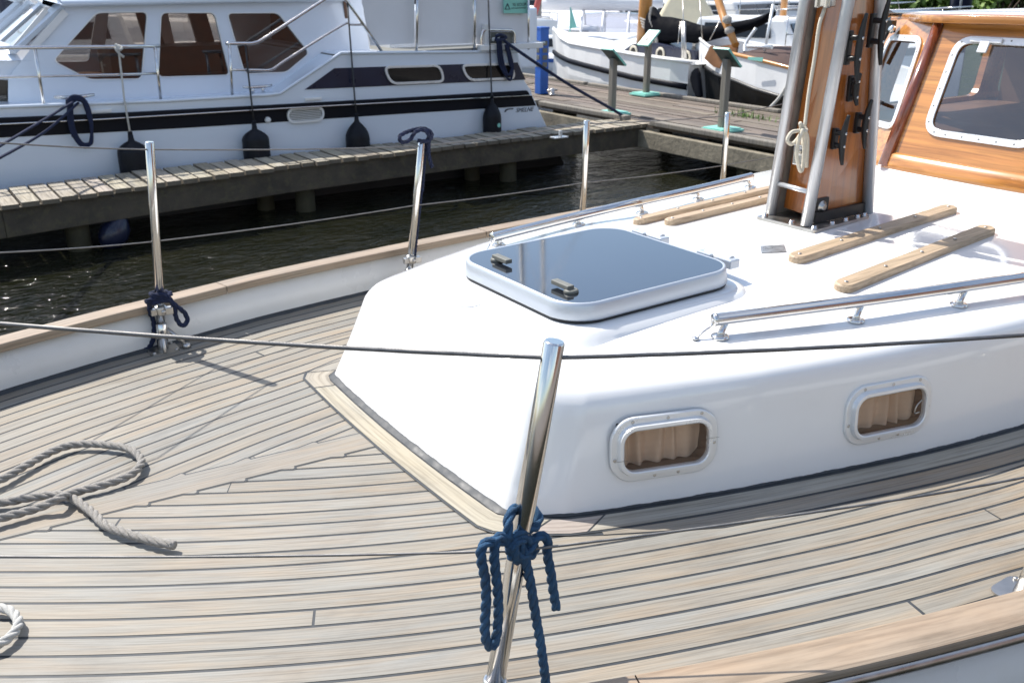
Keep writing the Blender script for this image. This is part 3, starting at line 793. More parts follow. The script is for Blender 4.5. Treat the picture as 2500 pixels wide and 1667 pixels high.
sk = MB(); c = rp(2.04, 1.705, .0015); sk.prism([rp(1.985, 1.70, .0015), rp(2.03, 1.745, .0015), rp(2.095, 1.715, .0015), rp(2.05, 1.668, .0015)], (0, 0, .0006)); sk.build('foil_sticker', M['sticker'], yacht)

# ---- stanchions and lifelines
def stanchion(base, top, sleeve, label, foot=True, clamp=None, brace=1, r=.0125):
    base, top = Vector(base), Vector(top); a = (top-base).normalized(); L = (top-base).length
    mb = MB(); mb.lathe(base, a, [(0, r), (L-.003, r), (L, r*.85)], 18)
    o = mb.build('stanchion', M['steel'], yacht); o['label'] = label
    s = MB(); s.lathe(base, a, [(0, r*1.3), (sleeve-.002, r*1.3), (sleeve, r*1.16), (sleeve, r*1.01)], 18); s.build('sleeve', M['steel'], o)
    if foot:
        f = MB(); f.prism([base+Vector((x, y, -.0)) for x, y in rrect(.085, .085, .02, 4)], (0, 0, .005))
        for dx, dy in ((.032, -.03), (-.032, -.03), (.032, .03)): f.lathe(base+Vector((dx, dy, .004)), (0, 0, 1), [(0, .006), (.004, .005), (.005, .002)], 8)
        f.tube([base+a*sleeve*.75+Vector((.016, 0, 0)), base+Vector((.062, -.022*brace, .012))], .0055, 8)
        f.tube([base+a*sleeve*.75+Vector((-.004, -.016*brace, 0)), base+Vector((-.008, -.06*brace, .012))], .0055, 8)
        f.lathe(base+Vector((.064, -.022*brace, .0)), (0, 0, 1), [(0, .014), (.012, .012), (.016, .005)], 10)
        f.build('foot', M['steel_dull'], o)
    if clamp:
        c = MB(); p = base+a*clamp; c.lathe(p-a*.014, a, [(0, .0135), (.002, .018), (.026, .018), (.028, .0135)], 16)
        c.box(p+Vector((.020, -.014, 0)), (.022, .020, .022)); c.box(p+Vector((-.022, -.006, 0)), (.016, .018, .020))
        c.lathe(p+Vector((.004, -.019, 0)), (0, -1, 0), [(0, .007), (.004, .006), (.006, .003)], 10)
        c.build('clamp', M['steel_dull'], o, bevel=.004)
    return a
S1b, S1t = Vector((.607, 2.770, 0)), Vector((.648, 2.758, .618))
stanchion(S1b, S1t, .085, 'far stanchion nearest the bow with a navy rope at its foot', clamp=.125)
S2t = onY(1030, 347, 2.83); S2b = S2t+Vector((-.075, .03, -S2t.z)); _q = onY(1001, 648, 2.845); S2b = S2t+(_q-S2t)*(S2t.z/(S2t.z-_q.z)); 
stanchion(S2b, S2t, .085, 'far stanchion topped by a navy rope knot', clamp=.12)
S3t = onY(1433, 294, 2.9); S3b = onY(1421, 548, 2.9); S3b = S3b-(S3t-S3b).normalized()*.06
stanchion(S3b, S3t, .05, 'far stanchion beyond the hatch', foot=False)
S4t = onY(1777, 275, 2.93); S4b = onY(1762, 470, 2.93); S4b = S4b-(S4t-S4b).normalized()*.1
stanchion(S4b, S4t, .05, 'far stanchion just left of the mast', foot=False)
N1b, N1t = Vector((.590, .938, 0)), onY(1354, 832, .905)
stanchion(N1b, N1t, .088, 'nearest stanchion, leaning aft, with a blue rope knotted round it', clamp=None, r=.0142)
N2b = onZ(2494, 1452, 0); N2t = N2b+Vector((.09, -.075, .60))
stanchion(N2b, N2t, .085, 'near stanchion of which only the foot shows at the right edge')
S0b, S0t = Vector((-.55, 2.30, 0)), Vector((-.52, 2.30, .66)); N0b, N0t = Vector((-.62, 1.62, 0)), Vector((-.62, 1.60, .68))
stanchion(S0b, S0t, .085, 'far bow stanchion'); stanchion(N0b, N0t, .085, 'near bow stanchion')
S5b, S5t = Vector((4.2, 2.93, 0)), Vector((4.2, 2.93, .6)); N3b, N3t = Vector((2.6, .46, 0)), Vector((2.66, .42, .6))
stanchion(S5b, S5t, .085, 'far stanchion by the wheelhouse'); stanchion(N3b, N3t, .085, 'near stanchion abreast of the mast')
def lifeline(pts, r, label, twist=False):
    mb = MB()
    dense = []
    for a, b in zip(pts, pts[1:]):
        a, b = Vector(a), Vector(b)
        for k in range(8): t = k/8; p = a.lerp(b, t); p.z -= .006*4*t*(1-t)*(b-a).length; dense.append(p)
    dense.append(Vector(pts[-1]))
    if twist: rope(mb, dense, r, 0, 6, pitch=r*9, n=1, seg=5); mb.tube(dense, r*.6, 6)
    else: mb.tube(dense, r, 8)
    o = mb.build('lifeline', M['wire'], yacht); o['label'] = label
def at(b, t, f): return b.lerp(t, f)
up0 = onY(0, 790, 1.36)
lifeline([Vector((-.62, 1.60, .655)).lerp(up0, 0), up0+(up0-at(N1b, N1t, .962))*.0, at(N1b, N1t, .962), onY(2500, 818, .625), N2t+Vector((0, 0, -.02)), at(N3b, N3t, .96)], .0030, 'upper near lifeline of stranded steel wire in front of the coachroof', True)
lw0 = onY(0, 1358, 1.36)
lifeline([at(N0b, N0t, .46), lw0, onY(1262, 1344, .921), onY(2200, 1218, .66), onY(2500, 1165, .605), at(N3b, N3t, .5)], .0020, 'lower near lifeline crossing low over the deck', True)
cL = lambda s_, f: at(*s_, f)
lifeline([at(S0b, S0t, .96), onY(0, 349, 2.55), at(S1b, S1t, .965), at(S2b, S2t, .975), onY(1433, 303, 2.9), onY(1776, 283, 2.93), at(S5b, S5t, .96)], .0022, 'upper far lifeline')
lifeline([at(S0b, S0t, .5), onY(0, 617, 2.55), onY(366, 591, 2.765), onY(1011, 502, 2.836), onY(1427, 446, 2.9), onY(1768, 404, 2.93), at(S5b, S5t, .5)], .0020, 'lower far lifeline')
# ================================================================== mast in its steel tabernacle
MZ = .352
YN, YFAR = 1.785, 1.945
def mq(px, py, Y): return onY(px, py, Y)
# corner bars of the tabernacle (near forward, far forward, near aft, far aft), straight lines carried on upwards
def line(p, q, z): return p+(q-p)*((z-p.z)/(q.z-p.z))
nb, nt_ = onY(1968, 550, YN), onY(2072, 0, YN+.005)
fb, ft_ = onY(1880, 530, YFAR), onY(1966, 0, YFAR-.005)
ab, at_ = onY(2117, 518, YN), onY(2149, 0, YN+.02)
db = ab+Vector((0, YFAR-YN, 0)); dt = at_+Vector((0, YFAR-YN-.03, 0))
ZT = 1.75
bars = [(line(a, b, MZ), line(a, b, ZT)) for a, b in ((nb, nt_), (fb, ft_), (ab, at_), (db, dt))]
mast = MB()
# the wooden spar: tapered box between the bars, running on up out of the picture
def lev(z, ins):
    (n, f, a, d) = [line(b[0], b[1], z) if z <= ZT else line(b[0], b[1], ZT) for b in bars]
    for v in (n, f, a, d): v.z = z
    return [n+Vector((ins+.006, .012, 0)), a+Vector((-.002, .012, 0)), d+Vector((-.002, -.018, 0)), f+Vector((ins+.006, -.018, 0))]
rows = []
for z in (MZ+.02, .6, .9, 1.2, 1.5, 1.75): rows.append(lev(z, .030))
t0 = rows[-1]; cen = sum(t0, Vector())/4
for z, k in ((2.2, .95), (4, .9), (7, .8), (9.5, .55)):
    rows.append([Vector((cen.x+(p.x-cen.x)*k, cen.y+(p.y-cen.y)*k, z)) for p in t0])
mast.grid(rows, 0, False, closed_u=True); mast.face(rows[-1]); mast.face(rows[0])
shoe_ = lev(MZ+.02, .030); shoe2 = lev(MZ+.036, .030)
mo = mast.build('mast', M['varnish_up'], yacht, bevel=.006)
sh_ = MB(); sh_.prism([shoe_[0]+Vector((-.004, -.003, -.018)), shoe_[1]+Vector((0, -.003, -.018)), shoe2[1]+Vector((0, -.003, 0)), shoe2[0]+Vector((-.004, -.003, -.004))], (0, -.012, 0)); sh_.build('mast_shoe', M['black'], mo, bevel=.003)
tb = MB()
for p, q in bars: tb.tube([p, q], [.0175, .0165], 14)
# plates behind the far bar and the aft bars
pl = [bars[1][0]+Vector((.004, .0, 0)), bars[3][0], bars[3][1], bars[1][1]+Vector((.004, 0, 0))]
for z in (MZ+.098,):
    tb.tube([line(*bars[0], z), line(*bars[1], z)], .0075, 10)
ap = [line(*bars[0], ZT), line(*bars[1], ZT), line(*bars[3], ZT), line(*bars[2], ZT)]
for i in range(4): tb.tube([ap[i], ap[(i+1) % 4]], .012, 8)
tb.build('tabernacle', M['bar'], mo)
pl_ = MB(); pl_.prism(pl, (0, .006, 0)); pl_.build('tabernacle_plate', M['tabernacle'], mo)
bp = MB(); pc = [onZ(1846, 528, MZ), onZ(1988, 563, MZ), onZ(2124, 527, MZ)]; pc.append(pc[0]+pc[2]-pc[1])
bp.prism(roundpoly(pc, .01), (0, 0, -.009)); bp.build('base_plate', M['steel_dull'], mo, bevel=.002)
pd = MB(); mc = sum(pc, Vector())/4
lp = lambda k, z, dy=0: [Vector((mc.x+(p.x-mc.x)*k, mc.y+(p.y-mc.y)*(k+dy), z)) for p in roundpoly(pc, .03, 4)]
pd.grid([[Vector((p.x, p.y, roofz(p.x, p.y)-.004)) for p in lp(1.22, 0, .08)], lp(1.14, MZ-.012, .05), lp(1.05, MZ-.0095), lp(.5, MZ-.0095)], 0, True, closed_u=True)
pd.build('mast_pad', M['gel'], yacht)
def lc(a, b, t): return pc[a].lerp(pc[b], t)
for p in (lc(0, 1, .08)+Vector((.02, 0, 0)), lc(0, 1, .55)+Vector((.02, 0, 0)), lc(1, 2, .06)+Vector((0, .014, 0)), lc(1, 2, .36)+Vector((0, .012, 0)), lc(1, 2, .60)+Vector((0, .012, 0)), lc(1, 2, .82)+Vector((0, .012, 0)), lc(1, 2, .98)+Vector((-.008, .012, 0))):
    b = MB(); b.lathe(Vector((p.x, p.y, MZ)), (0, 0, 1), [(0, .0105), (.002, .0105), (.002, .0085), (.009, .0085), (.010, .007)], 6); b.build('bolt', M['steel'], mo)
pb = onY(2006, 505, YN+.010)
b = MB(); b.lathe(pb, (0, -1, 0), [(0, .019), (.003, .019), (.003, .011), (.010, .011), (.012, .006)], 16); b.build('pivot_bolt', M['steel_dull'], mo)
g = MB(); e = pb+Vector((0, 0, 0)); g.box((pb.x+.002, YN+.011, pb.z-.010), (.058, .006, .075)); g.build('pivot_plate', M['black'], mo, bevel=.02)
# horn cleats on the near face
def cleat(bx, by, blen, h0, h1, proud):
    """base centre in the picture, its length, ends of the horns"""
    FY = YN+.012
    q = onY(bx, by, FY); up = (line(*bars[2], 1)-line(*bars[2], .4)).normalized()
    c0, c1 = onY(*h0, FY-proud), onY(*h1, FY-proud)
    d = (c1-c0).normalized(); mb = MB(); L = (c1-c0).length; mid = (c0+c1)/2
    R = Matrix((d, d.cross(Vector((0, -1, 0))).normalized(), Vector((0, -1, 0)))).transposed()
    q = Vector((mid.x, FY, mid.z))
    mb.box(q+Vector((0, -.006, 0)), (blen, .020, .013), 0, R)
    for s in (-1, 1):
        a = q+d*s*blen*.30+Vector((0, -.008, 0)); mb.tube([a, a+Vector((0, -(proud-.008), 0))], [.0085, .0075], 10)
    n = 9; pts = []; rr = []
    for k in range(n):
        t = k/(n-1)*2-1; pts.append(mid+d*t*L/2+Vector((0, -.010*t*t, 0))); rr.append(.0105*(1-.55*abs(t)**1.6))
    mb.tube(pts, rr, 12)
    o = mb.build('cleat', M['black'], mo, bevel=.003)
    sc_ = MB()
    for s in (-1, 1): sc_.lathe(mid+d*s*blen*.30+Vector((0, -.0085, 0)), (0, -1, 0), [(0, .0045), (.002, .004), (.003, .002)], 10)
    sc_.build('screw', M['steel'], o)
cleat(2072, 113, .095, (2109, 32), (2085, 204), .042)
cleat(2118, 75, .095, (2166, -8), (2142, 160), .042)
cleat(2083, 205, .075, (2094, 178), (2085, 258), .025)
cleat(2040, 338, .062, (2066, 280), (2049, 403), .034)
cleat(2096, 300, .062, (2122, 242), (2104, 363), .034)
# ---- halyard down the forward face
hp = lambda zx, zy, d=0: onY(1850+zx/3.618, zy/3.618, 1.865-d)
hal = MB()
hal.tube(spline([hp(620, -200, .02), hp(600, 40, .02), hp(545, 220, .02), hp(505, 500, .02), hp(455, 800, .02), hp(415, 1120, .03)], 8), .0055, 8)
hal.tube(spline([hp(415, 1120, .03), hp(405, 1200, .04), hp(395, 1290, .045)], 6), .0055, 8)
hal.tube(spline([hp(410, 1150, .05), hp(375, 1090, .05), hp(380, 1150, .05), hp(300, 1170, .05), hp(262, 1240, .05), hp(300, 1275, .05), hp(350, 1230, .05), hp(400, 1150, .055)], 8), .0055, 8)
hal.tube(spline([hp(400, 1140, .06), hp(355, 1270, .06), hp(345, 1380, .06), hp(375, 1510, .06), hp(400, 1460, .06), hp(412, 1250, .06), hp(405, 1140, .06)], 8), .0055, 8)
hal.tube(spline([hp(412, 1140, .055), hp(440, 1240, .055), hp(430, 1480, .055)], 8), .0055, 8)
hal.tube(spline([hp(398, 1150, .05), hp(415, 1165, .065), hp(430, 1150, .05), hp(415, 1135, .045)], 5, True), .0055, 8, closed=True)
single(hal, 'halyard', M['halyard'], 'cream halyard hanging in a small coil down the forward face of the mast', 'rope', hp(620, 40, .02))
fx = MB(); c = hp(600, 25, .02); fx.box(c, (.03, .05, .022)); fx.box(c+Vector((-.012, .016, 0)), (.02, .012, .03)); fx.box(c+Vector((-.012, -.016, 0)), (.02, .012, .03)); fx.build('fairlead', M['steel'], mo, bevel=.003)
fx = MB(); c = hp(380, 1370, .02); fx.box(c, (.018, .045, .06)); fx.lathe(c+Vector((-.01, 0, .01)), (-1, 0, 0), [(0, .012), (.008, .011), (.011, .005)], 12); fx.build('halyard_bracket', M['steel'], mo, bevel=.003)

# ================================================================== wheelhouse
WZ0, WZ1 = .402, .918
RK = .45
C0, C1 = Vector((3.083, 2.095, WZ0)), Vector((3.083, 1.50, WZ0))
def cen_pt(px, py): return onX(px, py, 3.072-RK*WZ0, RK)
nC = Vector((-1, 0, RK)).normalized()
F0 = Vector((3.36, 2.55, WZ0-.03)); 
sd = (F0-C0); sd.z = 0; sd.normalize(); upv = Vector((RK, .02, 1)).normalized(); nS = sd.cross(upv).normalized(); nS = nS if nS.x < 0 else -nS
def side_pt(px, py): return onP(px, py, C0, nS)
def up_at(p, z): return p+Vector((RK*(z-p.z), .02*(z-p.z), z-p.z))
wh = MB()
TOP = .905
# centre panel with its window hole
wo = [cen_pt(*p) for p in ((2248, 300), (2308, 132), (2345, 92), (2500, 96))]
far_x = cen_pt(2248, 300)
half = 1.795                                          # the window is centred on the boat
def mir(p): return Vector((p.x, 2*half-p.y, p.z))
wl_o = [cen_pt(2249, 330), cen_pt(2338, 88)]
wl_o = wl_o+[mir(wl_o[1]), mir(wl_o[0])]
wout = roundpoly(wl_o, .075, 7)
wfix = lambda p: p
win_in = inset(wout, .026) if (inset(wout, .026)[0]-sum(wout, Vector())/len(wout)).length < (wout[0]-sum(wout, Vector())/len(wout)).length else inset(wout, -.026)
hole = inset(wout, .012) if (inset(wout, .012)[0]-sum(wout, Vector())/len(wout)).length < (wout[0]-sum(wout, Vector())/len(wout)).length else inset(wout, -.012)
pan = [Vector((3.072, C0.y, WZ0-.02)), Vector((3.072, C1.y, WZ0-.02))]; 
pan = [p+Vector((RK*-.02, 0, 0)) for p in pan]; pan += [up_at(Vector((3.072, 1.49, WZ0)), TOP), up_at(Vector((3.072, 2.10, WZ0)), TOP)]
pan = [Vector((p.x, p.y, p.z)) for p in pan]
def coplanar(pts, p0, n): return [p-n*((p-p0).dot(n)) for p in pts]
p0 = cen_pt(2300, 360)
wh.prism(coplanar(pan, p0, nC), -nC*.03, 0, holes=[coplanar(hole, p0, nC)])
# two angled side panels, each with a window
sw = [side_pt(*p) for p in ((2182, 321), (2259, 90))]
e = (sd)*.34+Vector((0, 0, -.012))
sw = [sw[0], sw[1], sw[1]+e*.86, sw[0]+e]
swo = roundpoly(coplanar(sw, C0, nS), .06, 7)
def ins(pts, d):
    a = inset(pts, d); c = sum(pts, Vector())/len(pts)
    return a if (a[0]-c).length < (pts[0]-c).length else inset(pts, -d)
sin_, shole = ins(swo, .024), ins(swo, .012)
span = coplanar([C0+Vector((-.009, 0, -.02)), C0+sd*.52+Vector((0, 0, -.05)), up_at(C0+sd*.52, TOP-.03), up_at(C0, TOP)], C0, nS)
wh.prism(span, -nS*.03, 0, holes=[shole])
# mirrored near side panel
mr = lambda p: Vector((p.x, 2*half-p.y, p.z)); nM = Vector((nS.x, -nS.y, nS.z))
wh.prism([mr(p) for p in span][::-1], -nM*.03, 0, holes=[[mr(p) for p in shole]])
# sides and back of the house
bk = [up_at(C0+sd*.52, WZ0-.05), up_at(C0+sd*.52, TOP-.03)]
for f in (lambda p: p, mr):
    a, b = f(bk[0]), f(bk[1]); c, d = Vector((5.3, a.y, a.z)), Vector((5.3, b.y, b.z)); sg = 1 if a.y > half else -1
    hs_ = []
    for u0, u1 in ((.12, .48), (.56, .92)):
        q = lambda u, v: a.lerp(c, u).lerp(b.lerp(d, u), v)
        hs_.append(roundpoly([q(u0, .34), q(u1, .34), q(u1, .88), q(u0, .88)], .05, 4))
    wh.prism([a, c, d, b], (0, -.03*sg, 0), 0, holes=hs_)
y0_, y1_ = half-.86, half+.86
bkh = [roundpoly([Vector((5.3, half+p, .56)), Vector((5.3, half+q_, .56)), Vector((5.3, half+q_, .84)), Vector((5.3, half+p, .84))], .04, 4) for p, q_ in ((-.78, -.28), (-.20, .20), (.28, .78))]
wh.prism([Vector((5.3, y0_, .30)), Vector((5.3, y1_, .30)), Vector((5.3, y1_, .895)), Vector((5.3, y0_, .895))], (.03, 0, 0), 0, holes=bkh)
wo_ = wh.build('wheelhouse', M['varnish'], yacht)
ft = MB()                                              # foot moulding proud of the panels
ft.grid([[p+Vector((0, 0, -.012)) for p in spline(wh_front(WZ0, .012), 6)], [p+Vector((0, 0, .002)) for p in spline(wh_front(WZ0, .016), 6)], [p+Vector((.020, 0, .040)) for p in spline(wh_front(WZ0, .018), 6)], [p+Vector((.024, 0, .046)) for p in spline(wh_front(WZ0, .008), 6)]], 0, True)
ft.build('foot_moulding', M['varnish'], wo_)
for f in (lambda p: p, mr): cp = MB(); cp.tube([f(C0+Vector((-.018, .002, -.005))), f(up_at(C0+Vector((-.012, 0, 0)), TOP-.02))], [.021, .021], 12); cp.build('corner_post', M['mahogany'], wo_)
def window(outer, inner, n, name):
    w = MB(); o = [p+n*.002 for p in outer]; i = [p+n*.002 for p in inner]
    w.prism(o, n*.006, 0, holes=[i]); fo = w.build(name, M['alu_frame'], wo_, bevel=.002)
    g = MB(); g.prism([p-n*.006 for p in inner], n*.004, 0); g.build('pane', M['glass_wh'], fo) if False else g.build('window_pane', M['glass_wh'], wo_)
    s = MB(); m = len(outer)
    L = [0]
    for a in range(m): L.append(L[-1]+(outer[(a+1) % m]-outer[a]).length)
    q = 0.03
    while q < L[-1]:
        a = max(i for i in range(m) if L[i] <= q); t = (q-L[a])/max(1e-9, L[a+1]-L[a])
        p = outer[a].lerp(outer[(a+1) % m], t).lerp(inner[a].lerp(inner[(a+1) % m], t), .42)
        s.lathe(p+n*.0075, n, [(0, .0034), (.001, .0032), (.0018, .0015)], 8); q += .062
    s.build('window_screws', M['grey_plastic'], wo_)
window(coplanar(wout, p0, nC), coplanar(win_in, p0, nC), nC, 'window_frame')
window(swo, sin_, nS, 'window_frame'); window([mr(p) for p in swo], [mr(p) for p in sin_], nM, 'window_frame')
hg = MB(); q = cen_pt(2412, 103); R = Matrix((Vector((0, -1, 0)), nC.cross(Vector((0, -1, 0))), nC)).transposed()
hg.box(q+nC*.012, (.115, .018, .010), 0, R); hg.box(q+nC*.014-R.col[1]*0+Vector((-RK*.02, 0, -.02)), (.036, .045, .008), 0, R); hg.build('window_hinge', M['alu_frame'], wo_, bevel=.003)
lb_ = MB(); ya_, yb_ = bk[0].y+.02, 2*half-bk[0].y-.02; lb_.box((4.36, (ya_+yb_)/2, .165), (1.94, ya_-yb_, .37)); lb_.build('house_side', M['gel2'], yacht, bevel=.02)
# roof with wooden fascia, overhanging the front
rf = MB(); rows = []
def roofline(d, z): return [Vector((p.x, p.y, p.z)) for p in spline([up_at(Vector((3.43-d, 2.50, WZ0)), WZ1)+Vector((0, .02, z-.018)), up_at(Vector((3.26-d, 2.32, WZ0)), WZ1)+Vector((0, 0, z-.006)), up_at(Vector((3.083-d, 2.10, WZ0)), WZ1)+Vector((0, 0, z)), up_at(Vector((3.060-d, 1.80, WZ0)), WZ1)+Vector((0, 0, z+.006)), up_at(Vector((3.083-d, 1.49, WZ0)), WZ1)+Vector((0, 0, z)), up_at(Vector((3.26-d, 1.27, WZ0)), WZ1)+Vector((0, 0, z-.006)), up_at(Vector((3.43-d, 1.09, WZ0)), WZ1)+Vector((0, -.02, z-.018))], 6)]
fa = MB(); fa.grid([roofline(.03, -.030), roofline(.055, -.028), roofline(.055, -.002), roofline(.03, .003)], 0, True)
fa.build('fascia', M['varnish'], wo_, bevel=.002)
a = roofline(.03, .003); b = [p+Vector((.05, 0, .003)) for p in roofline(.02, .003)]; c = [Vector((5.4, p.y, p.z+.0)) for p in a]; d = [Vector((5.4, p.y, p.z-.04)) for p in a]; e = [p+Vector((0, 0, -.022)) for p in roofline(.03, .003)]
rf.grid([e, a, b, c, d, e], 0, True); rf.build('wheelhouse_roof', M['gel2'], wo_)
rl = MB(); r0 = onX(2172, 33, 3.52); r1 = Vector((3.50, 1.2, r0.z+.0)); rl.tube([r0, r0.lerp(r1, .5)+Vector((-.02, 0, .012)), r1], .013, 12); rl.lathe(r0, (r0-r1), [(0, .016), (.006, .017), (.014, .009)], 12)
for t in (.05, .5, .95):
    p = r0.lerp(r1, t); rl.tube([p, p+Vector((0, 0, -.045))], .008, 8)
rl.build('roof_rail', M['steel'], wo_)
# wiper in front of the far window
wp = MB(); w0, w1 = side_pt(2190, 72)+nS*.03, side_pt(2150, 150)+nS*.03
wp.tube([w0, w1], .008, 8); wp.box(w0, (.03, .03, .045)); wp.lathe(side_pt(2196, 80)+nS*.03, nS, [(0, .016), (.012, .016), (.016, .008)], 12, 1)
wp.build('wiper', [M['black'], M['steel']], wo_)
wp = MB(); wp.tube([side_pt(2134, 245)+nS*.02, side_pt(2166, 257)+nS*.02], .007, 8, 0); wp.build('wiper_blade', M['black'], wo_)
ind = MB(); ind.box((4.25, half, .50), (2.0, 1.5, .02)); ind.box((3.45, half, .47), (.42, 1.0, .03), 1); ind.box((4.4, half+.45, .62), (.05, .4, .4)); ind.box((4.9, half-.3, .62), (.05, .8, .4))
ind.lathe((3.8, half-.30, .64), (-.4, 0, 1), [(0, .16), (.02, .17), (.03, .15)], 20)
ind.build('wheelhouse_interior', [M['interior'], M['gel2']], wo_)

# ================================================================== ropes lying and hanging on the yacht
def z3(x, y): return (x/3.357, 800+y/3.357)
def z8(x, y): return (x/3.36, 1250+y/3.36)
gr = MB(); R_ = .0095
G = lambda l, z: [onZ(*z3(x, y), z) for x, y in l]
l1 = [onZ(-170, 1240, R_+.008), onZ(-90, 1200, R_+.008)]+G([(0, 1245), (200, 1135), (400, 1025), (560, 965), (720, 950), (900, 962), (1060, 992), (1150, 1065), (1145, 1135), (1050, 1215), (850, 1285), (620, 1345)], R_+.008)+G([(480, 1400)], R_+.022)+G([(300, 1478), (0, 1560)], R_+.010)+[onZ(-120, 1300, R_+.008)]
rope(gr, l1, R_)
l2 = [onZ(-150, 1225, R_+.008)]+G([(0, 1428), (200, 1398), (430, 1368), (540, 1375)], R_+.007)+G([(640, 1425), (760, 1515)], R_+.007)+[onZ(*z8(x, y), R_+.007) for x, y in ((865, 105), (1000, 160), (1150, 205), (1300, 245), (1425, 268))]
rope(gr, l2, R_)
gr.lathe(onZ(*z8(1425, 268), R_+.007), (onZ(*z8(1425, 268), R_)-onZ(*z8(1300, 245), R_)), [(-.004, .0092), (.002, .009), (.004, .006)], 12)
single(gr, 'deck_rope', M['rope_grey'], 'weathered grey rope lying in a loose loop on the teak deck', 'rope', onZ(100, 1130, 0))
wr = MB(); r8 = .0085
rope(wr, [onZ(-90, 1500, r8+.008), onZ(-40, 1482, r8+.008)]+[onZ(*z8(x, y), r8+.008) for x, y in ((0, 785), (70, 800), (130, 850), (150, 905), (130, 965), (80, 1020), (0, 1075))]+[onZ(-50, 1585, r8+.008), onZ(-110, 1570, r8+.008)], r8)
single(wr, 'white_rope', M['rope_white'], 'end of a white rope loop on the deck at the left edge', 'rope', onZ(20, 1530, 0))
# blue rope tied round the near stanchion
na = (N1t-N1b).normalized()
def kp(x, y, d=0.0):                                     # knot coordinates, d metres nearer the camera than the stanchion
    px, py = 1100+x/2.765, 1100+y/2.765
    q = onY(px, py, .925); v = (CAM-q).normalized(); return q+v*d
kr = MB(); RB = .0074
rope(kr, [kp(470, 620, .016), kp(380, 610, .018), kp(270, 612, .020), kp(212, 650, .020), kp(208, 740, .018), kp(232, 860, .016), kp(240, 1000, .016), kp(232, 1150, .016), kp(236, 1260, .018), kp(268, 1325, .020), kp(305, 1270, .022), kp(322, 1110, .022), kp(318, 950, .022), kp(302, 800, .022), kp(295, 690, .022), kp(320, 585, .022), kp(400, 590, .02)], RB)
rope(kr, [kp(470, 720, .018), kp(405, 650, .021), kp(388, 560, .020), kp(392, 460, .014), kp(430, 395, .0), kp(500, 385, -.018), kp(570, 405, -.006), kp(594, 465, .008), kp(560, 520, .017), kp(480, 545, .020), kp(415, 610, .024), kp(405, 690, .024)], RB)
rope(kr, [kp(400, 700, .022), kp(470, 742, .018), kp(540, 700, .014), kp(560, 640, .016), kp(500, 590, .026), kp(430, 640, .030), kp(450, 710, .028), kp(520, 690, .028), kp(560, 610, .022), kp(620, 572, .020), kp(655, 610, .020), kp(652, 690, .018), kp(672, 800, .018), kp(694, 950, .018), kp(714, 1065, .018)], RB)
rope(kr, [kp(430, 600, -.014), kp(520, 640, -.016), kp(570, 660, .0), kp(520, 720, .02), kp(430, 715, .02), kp(400, 640, .004), kp(430, 590, -.014)], RB)
rope(kr, [kp(455, 600, .022), kp(492, 690, .026), kp(520, 800, .026), kp(548, 950, .026), kp(580, 1150, .026), kp(612, 1330, .026), kp(642, 1560, .026), kp(660, 1720, .026)], RB)
single(kr, 'blue_rope', M['rope_blue'], 'bright blue rope knotted round the nearest stanchion with a hanging bight', 'rope', kp(450, 640, .02))
# navy ropes on the far stanchions
def z5(x, y): return (x/3.357, 400+y/3.357)
def fk(x, y, d=0.0, Y=2.775):
    q = onY(*z5(x, y), Y); return q+(CAM-q).normalized()*d
nr = MB(); RN = .0075
rope(nr, [fk(1190, 1135, .02), fk(1260, 1105, .02), fk(1370, 1085, .018), fk(1395, 1060, 0), fk(1310, 1050, -.022), fk(1240, 1065, 0), fk(1260, 1075, .02), fk(1350, 1075, .022), fk(1400, 1120, .02), fk(1430, 1190, .02), fk(1445, 1265, .02), fk(1490, 1325, .02), fk(1535, 1290, .02), fk(1515, 1225, .02), fk(1450, 1170, .022), fk(1380, 1120, .024), fk(1260, 1140, .022), fk(1225, 1150, .01), fk(1235, 1230, 0), fk(1258, 1290, -.01), fk(1262, 1400, -.012), fk(1230, 1490, -.02), fk(1150, 1535, -.02), fk(1060, 1560, -.03)], RN)
single(nr, 'navy_rope', M['rope_navy'], 'navy rope hitched low on the far stanchion nearest the bow', 'rope', fk(1300, 1100))
def z2(x, y): return (600+x/3.357, y/3.357)
def gk(x, y, d=0.0, Y=2.832):
    q = onY(*z2(x, y), Y); return q+(CAM-q).normalized()*d
nr = MB(); RN = .0072
rope(nr, [gk(1410, 1155, .02), gk(1470, 1160, .02), gk(1515, 1140, .01), gk(1520, 1090, -.01), gk(1450, 1055, -.015), gk(1330, 1080, .01), gk(1262, 1120, .015), gk(1280, 1168, .015), gk(1345, 1148, .016), gk(1385, 1090, .02), gk(1440, 1065, .022), gk(1490, 1090, .022), gk(1500, 1150, .016), gk(1498, 1250, .012), gk(1510, 1320, .012), gk(1528, 1372, .012)], RN)
rope(nr, [gk(1500, 1120, .014), gk(1478, 1180, .0), gk(1462, 1350, -.01), gk(1445, 1567, -.012)]+[onY(650+x/3.357, 400+y/3.357, 2.845) for x, y in ((1275, 200), (1250, 420), (1222, 690), (1210, 800))], RN*.85)
single(nr, 'navy_rope', M['rope_navy'], 'navy rope knotted over the top of the far stanchion left of the hatch', 'rope', gk(1440, 1100))
